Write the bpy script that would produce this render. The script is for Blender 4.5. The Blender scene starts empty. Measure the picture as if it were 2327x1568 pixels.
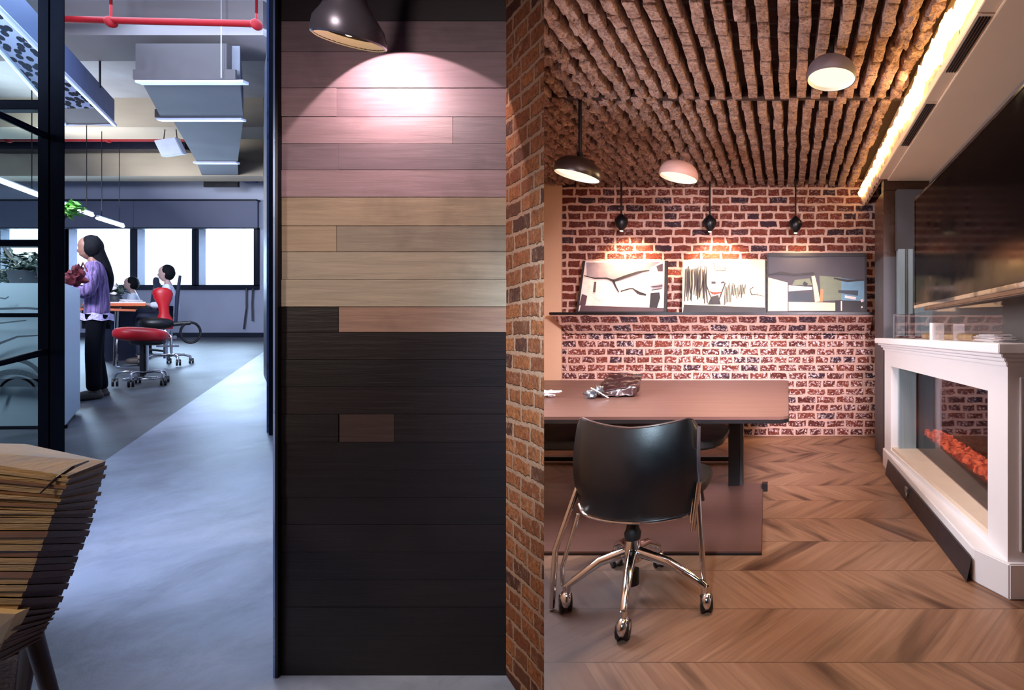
import bpy, bmesh, math, random
from mathutils import Vector, Matrix, Euler, noise as mnoise
PI = math.pi
F = 1150.0; VX = 1790.0; VY = 757.0; EYE = 1.26
sc = bpy.context.scene
COL = sc.collection
# ---------------------------------------------------------------- camera
cam = bpy.data.cameras.new('camera'); cam.sensor_width = 36.0; cam.lens = 36.0*F/2327.0
cam.shift_x = (1163.5-VX)/2327.0; cam.shift_y = -(784.0-VY)/2327.0
cam.clip_start = 0.05; cam.clip_end = 200
camo = bpy.data.objects.new('camera', cam); COL.objects.link(camo)
camo.location = (0, 0, EYE); camo.rotation_euler = (PI/2, 0, 0)
sc.camera = camo
sc.view_settings.view_transform = 'Standard'; sc.view_settings.look = 'None'
sc.view_settings.exposure = 0.0; sc.view_settings.gamma = 1.0; sc.view_settings.use_curve_mapping = False
# ---------------------------------------------------------------- world (overcast daylight outside the windows)
w = bpy.data.worlds.new('world'); sc.world = w; w.use_nodes = True
w.node_tree.nodes['Background'].inputs[0].default_value = (0.80, 0.90, 1.0, 1)
w.node_tree.nodes['Background'].inputs[1].default_value = 2.2

def light(kind, name, loc, energy, color, aim=None, **kw):
    l = bpy.data.lights.new(name, kind); l.energy = energy; l.color = color
    for k, v in kw.items(): setattr(l, k, v)
    o = bpy.data.objects.new(name, l); COL.objects.link(o); o.location = loc
    if aim is not None:
        o.rotation_euler = (Vector(aim)-Vector(loc)).to_track_quat('-Z', 'Y').to_euler()
    return o
def P(px, py, d): return ((px-VX)*d/F, d, EYE+(VY-py)*d/F)
def X(px, d): return (px-VX)*d/F
def Z(py, d): return EYE+(VY-py)*d/F
# daylight through the office windows
light('AREA', 'window_daylight', (-14.2, 11.75, 2.9), 800, (0.52, 0.72, 1.0), (-12.8, 0, 1.2), shape='RECTANGLE', size=6.5, size_y=1.3)
# unseen fill lamps added to brighten the corridor and the office
light('AREA', 'corridor_floor_fill', (-3.9, 1.3, 3.08), 44, (0.58, 0.70, 1.0), (-3.9, 1.6, 0), shape='RECTANGLE', size=2.4, size_y=1.2, spread=math.radians(75))  # invented overhead fill, brightens the corridor floor
light('AREA', 'office_top_fill', (-7.0, 5.6, 5.0), 120, (0.60, 0.74, 1.0), (-7.3, 6.2, 0), shape='RECTANGLE', size=2.2, size_y=2.2)  # added fill above the office, not a fitted luminaire
light('AREA', 'office_front_fill', (-6.8, 3.0, 3.6), 480, (0.76, 0.82, 1.0), (-12.0, 11.0, 2.6), shape='RECTANGLE', size=2.0, size_y=1.0)  # fill added from the corridor side for the back wall
light('AREA', 'office_slab_fill', (-12.6, 7.9, 3.9), 110, (0.95, 0.96, 1.0), (-11.5, 8.2, 5.4), shape='RECTANGLE', size=2.5, size_y=1.5)  # added fill that lifts the ceiling slab from below
light('AREA', 'plank_wall_fill', (-1.25, -0.6, 2.95), 3.2, (1.0, 0.84, 0.80), (-1.15, 1.54, 1.40), shape='RECTANGLE', size=0.5, size_y=0.3, spread=math.radians(48))  # invented soft fill on the plank wall
light('AREA', 'stool_warm_fill', (-3.3, 0.2, 2.3), 9, (1.0, 0.84, 0.68), (-2.2, 1.3, 0.8), shape='DISK', size=0.4, spread=math.radians(70))  # invented warm fill aimed at the slatted stool
# lounge: unseen fill lamps added to brighten the room
light('AREA', 'lounge_top_fill', (-0.1, 2.05, 3.03), 48, (1.0, 0.76, 0.70), (-0.4, 2.7, 0.4), shape='RECTANGLE', size=1.3, size_y=0.6)  # added overhead fill out of frame, no fixture behind it
light('AREA', 'lounge_wall_fill', (0.75, 0.9, 2.35), 72, (1.0, 0.86, 0.93), (-1.0, 6.2, 0.7), shape='RECTANGLE', size=0.7, size_y=0.5, spread=math.radians(52))  # added fill aimed at the lower brick wall

light('AREA', 'lounge_left_fill', (-1.9, 2.9, 1.75), 85, (0.84, 0.90, 1.0), (1.0, 3.6, 0.9), shape='RECTANGLE', size=0.9, size_y=1.0)  # added fill lamp hidden behind the pier, no window there
light('AREA', 'chair_highlight_fill', (-0.38, 0.35, 1.95), 3.5, (0.60, 0.82, 1.0), (-0.80, 2.25, 0.60), shape='RECTANGLE', size=0.12, size_y=0.4, spread=math.radians(38))  # added strip lamp for a highlight on the chair back, not a window
# ================================================================ materials
def srgb(h):
    h = h.lstrip('#'); r = [int(h[i:i+2], 16)/255 for i in (0, 2, 4)]
    return tuple((c/12.92 if c <= 0.04045 else ((c+0.055)/1.055)**2.4) for c in r)
def raybox(m, a, b, d0, d1, z0, z1, mat=None):   # oblique post: its sides run along the oblique partition
    m.prism([(X(a, d0), d0), (X(b, d0), d0), (X(b, d1), d1), (X(a, d1), d1)], z0, z1, mat)
class NT:
    def __init__(s, name):
        s.m = bpy.data.materials.new(name); s.m.use_nodes = True; s.t = s.m.node_tree
        s.b = s.t.nodes['Principled BSDF']; s.out = s.t.nodes['Material Output']
    def n(s, typ, **kw):
        x = s.t.nodes.new(typ)
        for k, v in kw.items(): setattr(x, k, v)
        return x
    def set(s, sock, v):
        if isinstance(v, bpy.types.NodeSocket): s.t.links.new(v, sock)
        elif isinstance(v, (tuple, list)) and len(v) == 3 and sock.type == 'RGBA': sock.default_value = (*v, 1)
        else: sock.default_value = v
    def M(s, op, a, b=0.0, c=0.0):
        x = s.n('ShaderNodeMath', operation=op); s.set(x.inputs[0], a); s.set(x.inputs[1], b)
        s.set(x.inputs[2], c); return x.outputs[0]
    def dot(s, v, d):
        x = s.n('ShaderNodeVectorMath', operation='DOT_PRODUCT'); s.set(x.inputs[0], v); x.inputs[1].default_value = d; return x.outputs['Value']
    def comb(s, a, b, c=0.0):
        x = s.n('ShaderNodeCombineXYZ'); s.set(x.inputs[0], a); s.set(x.inputs[1], b); s.set(x.inputs[2], c); return x.outputs[0]
    def mix(s, f, a, b, mode='MIX'):
        x = s.n('ShaderNodeMix', data_type='RGBA', blend_type=mode); s.set(x.inputs[0], f); s.set(x.inputs[6], a); s.set(x.inputs[7], b); return x.outputs[2]
    def noise(s, v, scale=5.0, detail=4.0, rough=0.55, dist=0.0):
        x = s.n('ShaderNodeTexNoise'); s.set(x.inputs['Vector'], v); x.inputs['Scale'].default_value = scale
        x.inputs['Detail'].default_value = detail; x.inputs['Roughness'].default_value = rough; x.inputs['Distortion'].default_value = dist
        return x.outputs[0]
    def ramp(s, f, a, b):
        x = s.n('ShaderNodeMapRange'); s.set(x.inputs[0], f); x.inputs[1].default_value = a; x.inputs[2].default_value = b; return x.outputs[0]
    def obj(s): return s.n('ShaderNodeTexCoord').outputs['Object']
    def pos(s): return s.n('ShaderNodeNewGeometry').outputs['Position']
    def bump(s, h, dist=0.01, strength=1.0):
        x = s.n('ShaderNodeBump'); s.set(x.inputs['Height'], h); x.inputs['Distance'].default_value = dist
        x.inputs['Strength'].default_value = strength; s.t.links.new(x.outputs[0], s.b.inputs['Normal'])
    def P(s, **kw):
        nm = {'color': 'Base Color', 'rough': 'Roughness', 'metal': 'Metallic', 'ecol': 'Emission Color', 'es': 'Emission Strength',
              'spec': 'Specular IOR Level', 'coat': 'Coat Weight', 'sheen': 'Sheen Weight', 'trans': 'Transmission Weight'}
        for k, v in kw.items(): s.set(s.b.inputs[nm[k]], v)
        return s.m
def pbr(name, hexc, rough=0.5, metal=0.0, var=0.12, scale=8.0, bump=0.0, bscale=40.0, stretch=None, spec=0.5, coat=0.0):
    t = NT(name); c = srgb(hexc) if isinstance(hexc, str) else hexc
    v = t.obj()
    if stretch:
        x = t.n('ShaderNodeVectorMath', operation='MULTIPLY'); t.set(x.inputs[0], v); x.inputs[1].default_value = stretch; v = x.outputs[0]
    n = t.ramp(t.noise(v, scale, 5), 0.3, 0.7)
    lo = tuple(max(0, q*(1-var)) for q in c); hi = tuple(min(1, q*(1+var)) for q in c)
    t.P(color=t.mix(n, lo, hi), rough=t.M('ADD', t.M('MULTIPLY', n, 0.1), rough-0.05), metal=metal, spec=spec, coat=coat)
    if bump: t.bump(t.noise(v, bscale, 4), bump)
    return t.m
def emit(name, color, strength):
    t = NT(name); t.P(color=(0.02, 0.02, 0.02), ecol=color, es=strength); return t.m
def glass(name, tint=(0.9, 0.97, 0.96), refl=0.12, rough=0.02):
    t = NT(name); t.t.nodes.remove(t.b)
    tr = t.n('ShaderNodeBsdfTransparent'); tr.inputs[0].default_value = (*tint, 1)
    gl = t.n('ShaderNodeBsdfGlossy'); gl.inputs[1].default_value = rough; gl.inputs[0].default_value = (1, 1, 1, 1)
    fr = t.n('ShaderNodeLayerWeight'); fr.inputs[0].default_value = 0.5; sch = t.M('ADD', t.M('MULTIPLY', t.M('POWER', fr.outputs['Facing'], 5.0), 0.55), 0.035)
    mx = t.n('ShaderNodeMixShader'); t.set(mx.inputs[0], sch)
    t.t.links.new(tr.outputs[0], mx.inputs[1]); t.t.links.new(gl.outputs[0], mx.inputs[2]); t.t.links.new(mx.outputs[0], t.out.inputs[0])
    return t.m
def brick(name, udir, bw, rh, c1, c2, c3, mortar, ms=0.012, bump=0.015, wash=0.45, washcol=None, wz=None, wscale=1.6, distort=0.02):
    """Brick courses on a vertical face; udir is the horizontal direction along the face. wz: (z0, z1) whitewash grows below z0."""
    t = NT(name); p = t.pos()
    u = t.dot(p, udir); z = t.dot(p, (0, 0, 1))
    n1 = t.noise(p, 5.0, 3); n2 = t.noise(p, 6.3, 3, 0.6, 0.4)
    u2 = t.M('ADD', u, t.M('MULTIPLY', t.M('SUBTRACT', n1, 0.5), distort*2.0)); z2 = t.M('ADD', z, t.M('MULTIPLY', t.M('SUBTRACT', n2, 0.5), distort*1.6))
    nf = t.noise(p, 70.0, 4, 0.7)
    u2 = t.M('ADD', u2, t.M('MULTIPLY', t.M('SUBTRACT', nf, 0.5), 0.016)); z2 = t.M('ADD', z2, t.M('MULTIPLY', t.M('SUBTRACT', t.noise(p, 61.0, 4, 0.7), 0.5), 0.016))
    b = t.n('ShaderNodeTexBrick'); t.set(b.inputs['Vector'], t.comb(u2, z2)); b.inputs['Scale'].default_value = 1.0
    b.inputs['Brick Width'].default_value = bw; b.inputs['Row Height'].default_value = rh; t.set(b.inputs['Mortar Size'], t.M('MULTIPLY', t.M('ADD', t.M('MULTIPLY', t.noise(p, 9.0, 4, 0.7), 1.9), 0.05), ms))
    b.inputs['Mortar Smooth'].default_value = 0.35; b.inputs['Bias'].default_value = 0.0
    b.offset_frequency = 2; b.squash = 0.72; b.squash_frequency = 3
    b.inputs['Color1'].default_value = (0, 0, 0, 1); b.inputs['Color2'].default_value = (1, 1, 1, 1); b.inputs['Mortar'].default_value = (0.5, 0.5, 0.5, 1)
    sep = t.n('ShaderNodeSeparateColor'); t.t.links.new(b.outputs['Color'], sep.inputs[0]); r = sep.outputs[0]
    col = t.mix(t.ramp(r, 0.0, 0.7), c1, c2); col = t.mix(t.ramp(r, 0.78, 0.86), col, c3)
    col = t.mix(t.ramp(nf, 0.35, 0.7), col, tuple(q*0.55 for q in c1)) if True else col
    pit = t.ramp(t.noise(p, 38.0, 5, 0.75), 0.52, 0.62)
    wn = t.ramp(t.noise(p, wscale, 3), 0.35, 0.68)
    if wz:
        hz = t.ramp(z, wz[0], wz[1]); wn = t.M('MAXIMUM', t.M('MULTIPLY', wn, 0.35), t.M('MULTIPLY', hz, t.M('ADD', t.M('MULTIPLY', wn, 0.6), 0.5)))
    col = t.mix(t.M('MULTIPLY', t.M('MULTIPLY', pit, wn), wash*2.0), col, washcol or mortar)
    mcol = t.mix(t.noise(p, 25.0, 4), tuple(q*0.72 for q in mortar), mortar)
    col = t.mix(b.outputs['Fac'], col, mcol)
    t.P(color=col, rough=0.88, spec=0.25)
    t.bump(t.M('SUBTRACT', t.M('MULTIPLY', nf, 0.55), t.M('MULTIPLY', b.outputs['Fac'], 1.0)), bump)
    return t.m

M = {}
M['black'] = pbr('black_metal', '#14151c', 0.35, 0.4, 0.1)
M['blackplastic'] = pbr('black_plastic', '#0c0c0f', 0.45, 0.0, 0.1, bump=0.0005, bscale=200)
M['shell'] = pbr('chair_shell', '#0b0d12', 0.33, 0.0, 0.05, bump=0.0003, bscale=260, spec=0.6)
M['chrome'] = pbr('chrome', '#d8d6d6', 0.10, 1.0, 0.03)
M['chromerough'] = pbr('brushed_chrome', '#b9bcc4', 0.22, 1.0, 0.05)
M['frame'] = pbr('dark_blue_frame', '#17192a', 0.38, 0.35, 0.1)
M['paleedge'] = pbr('pale_metal_edge', '#8aa2d8', 0.3, 0.3, 0.06)
M['white'] = pbr('white_paint', '#eceaee', 0.38, 0, 0.02, 3)
M['offwhite'] = pbr('cream_plaster', '#c9a58c', 0.8, 0, 0.06, 2)
M['cream'] = pbr('cream_stone', '#ead8c6', 0.5, 0, 0.04)
M['taupe'] = pbr('taupe_wall', '#6f6560', 0.7, 0, 0.05, 3)
M['soffit'] = pbr('soffit_paint', '#d9bda2', 0.75, 0, 0.03, 2)
M['officewall'] = pbr('office_wall', '#b3bad0', 0.8, 0, 0.05, 1.5)
M['concrete'] = pbr('concrete_slab', '#8b8f97', 0.85, 0, 0.18, 1.2, bump=0.004, bscale=14)
M['beam'] = pbr('concrete_beam', '#6f6a6c', 0.85, 0, 0.15, 1.2, stretch=(0.4, 1, 3))
M['beamtan'] = pbr('tan_beam', '#a39887', 0.8, 0, 0.12, 1.0, stretch=(0.6, 1, 3))
M['blind'] = pbr('roller_blind', '#6c7188', 0.9, 0, 0.05, 2)
M['plinth'] = pbr('dark_skirting', '#1b2030', 0.5, 0, 0.05)
M['duct'] = pbr('duct_metal', '#565a64', 0.7, 0.1, 0.16, 1.8, stretch=(1, 1, 1))
M['ductface'] = pbr('duct_face', '#3f3b3e', 0.7, 0.1, 0.1)
M['ducttrim'] = pbr('duct_trim', '#c9d0ea', 0.35, 0.2, 0.03)
M['red'] = pbr('red_pipe_paint', '#760810', 0.6, 0, 0.08, spec=0.2)
M['redvinyl'] = pbr('red_vinyl', '#b3101c', 0.4, 0, 0.1, 4)
M['counter'] = pbr('counter_laminate', '#a9bfcb', 0.45, 0, 0.04, 1.5)
M['arc'] = pbr('grey_arc_print', '#5b6872', 0.5, 0, 0.15)
M['lounge_dark'] = pbr('unseen_wall', '#4a4040', 0.8, 0, 0.05)
M['tabletop'] = pbr('table_laminate', '#61443d', 0.36, 0.0, 0.07, 3, stretch=(0.5, 14, 1))
M['tableedge'] = pbr('table_edge', '#120f12', 0.4, 0, 0.05)
M['leather'] = pbr('wrinkled_leather', '#2e1a1c', 0.28, 0, 0.4, 12, bump=0.006, bscale=25, coat=0.4)
M['silver'] = pbr('silver_foil', '#9aa6b4', 0.25, 0.9, 0.4, 30, bump=0.006, bscale=60)
M['paper'] = pbr('paper', '#e4ddde', 0.8, 0, 0.04)
M['orange'] = pbr('orange_edge', '#d9764f', 0.45, 0, 0.05)
M['skin'] = pbr('skin', '#7a5547', 0.55, 0, 0.08)
M['skinlight'] = pbr('skin_light', '#a3857e', 0.55, 0, 0.08)
M['hair'] = pbr('dark_hair', '#0a0a10', 0.7, 0, 0.3, 30, stretch=(6, 6, 0.6), bump=0.003, bscale=30, spec=0.12)
def knit():
    t = NT('purple_knit'); v = t.obj(); x = t.n('ShaderNodeVectorMath', operation='MULTIPLY'); t.set(x.inputs[0], v); x.inputs[1].default_value = (22, 22, 2.5)
    n = t.ramp(t.noise(x.outputs[0], 2.0, 4), 0.35, 0.65)
    t.P(color=t.mix(n, srgb('#3b2c50'), srgb('#8a72a8')), rough=0.9); t.bump(n, 0.006); return t.m
M['knit'] = knit()
M['lace'] = pbr('lace_hem', '#b9aed2', 0.9, 0, 0.5, 60)
M['trousers'] = pbr('black_trousers', '#0a0a12', 0.9, 0, 0.15, spec=0.1)
M['shoe'] = pbr('brown_shoe', '#3d342f', 0.6, 0, 0.15)
M['whitecloth'] = pbr('white_cloth', '#c6cede', 0.85, 0, 0.1, 6, bump=0.006, bscale=14)
M['navy'] = pbr('navy_cloth', '#141c33', 0.8, 0, 0.15)
M['leaf'] = pbr('green_leaf', '#4f9a2c', 0.5, 0, 0.45, 10)
M['leafdark'] = pbr('dark_leaf', '#23352c', 0.5, 0, 0.4, 10)
M['stem'] = pbr('plant_stem', '#2c2a26', 0.7, 0, 0.1)
M['pot'] = pbr('dark_pot', '#22262e', 0.6, 0, 0.1)
M['bag'] = pbr('dark_red_bag', '#6e1626', 0.7, 0, 0.35, 9, bump=0.008, bscale=14)
M['bronze'] = pbr('bronze_panel', '#3b2318', 0.3, 0.2, 0.1)
M['greypanel'] = pbr('grey_panel', '#4b4a50', 0.5, 0.2, 0.04)
M['steel'] = pbr('pale_steel', '#9fb4bf', 0.35, 0.3, 0.1, 6, stretch=(20, 20, 0.3))
M['screen'] = pbr('screen_glass', '#030304', 0.12, 0.0, 0.02, spec=0.5)
M['screen'].node_tree.nodes['Principled BSDF'].inputs['IOR'].default_value = 1.12
M['gloss'] = pbr('glossy_black_rim', '#08080a', 0.12, 0.2, 0.02, coat=0.6)
M['kick'] = pbr('dark_kickboard', '#2f2b31', 0.4, 0.3, 0.1)
M['glass'] = glass('clear_glass', (0.93, 0.95, 0.96))
M['glassgreen'] = glass('partition_glass', (0.90, 0.97, 0.95))
M['warmbulb'] = emit('warm_bulb', (1.0, 0.62, 0.32), 9.0)
M['warmdiff'] = emit('warm_diffuser', (1.0, 0.80, 0.52), 1.6)
M['tube'] = emit('white_tube', (0.86, 0.93, 1.0), 3.5)
M['led'] = emit('warm_led', (1.0, 0.62, 0.20), 9.0)
M['spotem'] = emit('spot_bulb', (1.0, 0.78, 0.5), 12.0)
M['lampdark'] = pbr('dark_lamp_shade', '#2a1b18', 0.35, 0.2, 0.2, 6, stretch=(1, 1, 6))
M['lampgrey'] = pbr('grey_lamp_shade', '#4c4148', 0.6, 0.1, 0.15, 12)
M['lamppink'] = pbr('pale_wood_lamp_shade', '#a9837c', 0.6, 0, 0.12, 6, stretch=(1, 1, 6))
M['lampsilver'] = pbr('satin_lamp_shade', '#7c7784', 0.28, 0.5, 0.05)
M['lampinner'] = pbr('cream_shade_lining', '#f2eee2', 0.6, 0, 0.02)
M['lampinnerblack'] = pbr('black_shade_lining', '#0e0b0a', 0.3, 0.3, 0.02)

# floors
def concrete_floor(name, c1, c2, rough):
    t = NT(name); p = t.pos()
    n = t.noise(p, 0.9, 6, 0.6, 0.8); n2 = t.noise(p, 3.2, 7, 0.7, 0.5)
    f = t.ramp(t.M('ADD', t.M('MULTIPLY', n, 0.5), t.M('MULTIPLY', n2, 0.5)), 0.40, 0.58)
    t.P(color=t.mix(f, c1, c2), rough=t.M('ADD', t.M('MULTIPLY', n2, 0.2), rough), spec=0.5); t.bump(n2, 0.002); return t.m
M['floorblue'] = concrete_floor('pale_polished_concrete', srgb('#7d8496'), srgb('#a4acbf'), 0.30)
M['floordark'] = concrete_floor('dark_worn_concrete', srgb('#23262c'), srgb('#4e535c'), 0.36)
def chevron():
    t = NT('chevron_oak'); p = t.pos()
    x = t.dot(p, (1, 0, 0)); y = t.dot(p, (0, 1, 0))
    W = 0.375; s = t.M('DIVIDE', t.M('SUBTRACT', y, 1.937), W)
    band = t.M('FLOOR', s); fr = t.M('FRACT', s)
    par = t.M('MODULO', t.M('ADD', band, 40.0), 2.0)                       # 0 / 1
    sign = t.M('SUBTRACT', t.M('MULTIPLY', par, -2.0), -1.0)               # +1 / -1
    off = t.M('MULTIPLY', t.M('MULTIPLY', t.M('SUBTRACT', fr, 0.5), sign), 0.30)
    u = t.M('SUBTRACT', x, off); PWD = 0.105
    q = t.M('DIVIDE', u, PWD); idx = t.M('FLOOR', q); ff = t.M('FRACT', q)
    wn = t.n('ShaderNodeTexWhiteNoise', noise_dimensions='2D'); t.set(wn.inputs[0], t.comb(idx, band)); r = wn.outputs['Value']
    along = t.M('ADD', t.M('MULTIPLY', y, 1.0), 0.0)
    gv = t.comb(t.M('MULTIPLY', u, 38.0), t.M('MULTIPLY', along, 3.0), t.M('MULTIPLY', r, 9.0))
    g = t.noise(gv, 1.0, 5, 0.6)
    sv = t.comb(t.M('MULTIPLY', u, 7.0), t.M('MULTIPLY', along, 1.4), t.M('MULTIPLY', band, 3.7))
    streak = t.ramp(t.noise(sv, 0.8, 3, 0.5, 0.5), 0.53, 0.70)
    col = t.mix(t.ramp(g, 0.3, 0.7), srgb('#86634d'), srgb('#a27d64'))
    col = t.mix(t.M('MULTIPLY', t.ramp(r, 0.0, 1.0), 0.35), col, srgb('#6f4a36'))
    col = t.mix(t.M('MULTIPLY', streak, 0.85), col, srgb('#3a2018'))
    e = t.M('MINIMUM', ff, t.M('SUBTRACT', 1.0, ff)); e2 = t.M('MINIMUM', fr, t.M('SUBTRACT', 1.0, fr))
    line = t.M('MAXIMUM', t.M('MULTIPLY', t.M('LESS_THAN', e, 0.012), 0.25), t.M('MULTIPLY', t.M('LESS_THAN', e2, 0.006), 0.7))
    col = t.mix(line, col, srgb('#3b241b'))
    # shade around chair and table, painted into the floor colour as dark grey
    wx = t.M('SUBTRACT', x, t.M('MULTIPLY', y, -0.10)); shade_m = t.ramp(t.M('ADD', x, t.M('ADD', t.M('MULTIPLY', y, 0.05), t.M('MULTIPLY', t.noise(p, 1.3, 3), 0.7))), 0.05, -0.35)
    shade_m = t.M('MULTIPLY', shade_m, t.ramp(y, 3.0, 2.55))
    col = t.mix(t.M('MULTIPLY', shade_m, 0.85), col, srgb('#3f373b'))
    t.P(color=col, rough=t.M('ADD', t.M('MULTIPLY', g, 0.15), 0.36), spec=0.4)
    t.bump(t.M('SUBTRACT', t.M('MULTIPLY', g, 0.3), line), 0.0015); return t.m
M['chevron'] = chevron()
# bricks
M['brick_back'] = brick('red_brick_wall', (1, 0, 0), 0.235, 0.098, srgb('#52231f'), srgb('#86402f'), srgb('#2d2433'), srgb('#d3ab9f'), 0.018, 0.012,
                        0.62, srgb('#e2c8cb'), (1.52, 1.30), 1.4, 0.026)
PD = Vector((0.21, -0.196, 0)).normalized()
M['brick_pier'] = brick('orange_brick_pier', tuple(PD), 0.135, 0.050, srgb('#7a3f22'), srgb('#a9663a'), srgb('#3c2520'), srgb('#a87f66'), 0.0075, 0.008,
                        0.28, srgb('#b78d74'), None, 6.0, 0.012)
def vaultbrick():
    t = NT('vault_brick'); p = t.pos(); n = t.noise(p, 9.0, 5, 0.65); n2 = t.noise(p, 55.0, 5, 0.75)
    oi = t.n('ShaderNodeVertexColor') if False else None
    col = t.mix(t.ramp(n, 0.3, 0.7), srgb('#866459'), srgb('#ba988b'))
    col = t.mix(t.ramp(n2, 0.45, 0.7), col, srgb('#3f2824')); t.P(color=col, rough=0.9, spec=0.2); t.bump(n2, 0.01); return t.m
M['vault'] = vaultbrick()
M['vaultgap'] = pbr('vault_recess', '#2c1715', 0.95, 0, 0.3, 5, bump=0.01, bscale=30)
def woodplank(name, hexc, rough=0.55):
    t = NT(name); v = t.pos(); x = t.n('ShaderNodeVectorMath', operation='MULTIPLY'); t.set(x.inputs[0], v); x.inputs[1].default_value = (3, 3, 45)
    n = t.noise(x.outputs[0], 1.6, 6, 0.6, 0.6); c = srgb(hexc)
    k = t.noise(v, 4.0, 4, 0.6)
    col = t.mix(t.ramp(n, 0.3, 0.7), tuple(q*0.80 for q in c), tuple(min(1, q*1.10) for q in c))
    col = t.mix(t.M('MULTIPLY', t.ramp(k, 0.56, 0.72), 0.5), col, tuple(q*0.5 for q in c))
    t.P(color=col, rough=rough, spec=0.35); t.bump(n, 0.001); return t.m
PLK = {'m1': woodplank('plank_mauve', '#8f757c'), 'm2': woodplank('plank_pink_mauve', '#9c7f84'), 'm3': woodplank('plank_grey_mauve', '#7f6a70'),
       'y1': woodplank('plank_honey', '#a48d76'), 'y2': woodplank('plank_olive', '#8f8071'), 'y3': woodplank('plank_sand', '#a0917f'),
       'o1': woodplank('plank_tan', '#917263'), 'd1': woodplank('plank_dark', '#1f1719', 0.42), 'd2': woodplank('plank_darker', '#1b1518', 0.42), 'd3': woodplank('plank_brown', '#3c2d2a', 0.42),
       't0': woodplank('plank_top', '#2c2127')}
M['slat_light'] = pbr('tan_wood_slat', '#8a6a3c', 0.6, 0, 0.35, 3, stretch=(2, 2, 40), bump=0.003, bscale=12)
M['slat_dark'] = pbr('brown_wood_slat', '#43261c', 0.55, 0, 0.35, 3, stretch=(2, 2, 40), bump=0.003, bscale=12)
M['slat_mid'] = pbr('mid_wood_slat', '#6a4526', 0.6, 0, 0.4, 3, stretch=(2, 2, 40))
M['slat_pale'] = pbr('pale_wood_block', '#a5875c', 0.6, 0, 0.15, 8)
M['darkwood'] = pbr('dark_wood_leg', '#2a1611', 0.4, 0, 0.2, 4, stretch=(10, 10, 1))
M['wicker'] = pbr('grey_wicker', '#8a7a72', 0.8, 0, 0.2, 20)
def perforated():
    t = NT('perforated_metal'); v = t.n('ShaderNodeTexVoronoi', voronoi_dimensions='2D'); p = t.pos(); t.set(v.inputs['Vector'], t.comb(t.dot(p, (1, 1, 0)), t.dot(p, (0, 0.62, 0)))); v.inputs['Scale'].default_value = 12.0
    f = t.ramp(v.outputs['Distance'], 0.40, 0.44); t.P(color=t.mix(f, srgb('#141a2c'), srgb('#a9b3d6')), rough=0.95, metal=0.0, spec=0.05); return t.m
M['perf'] = perforated()

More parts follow.
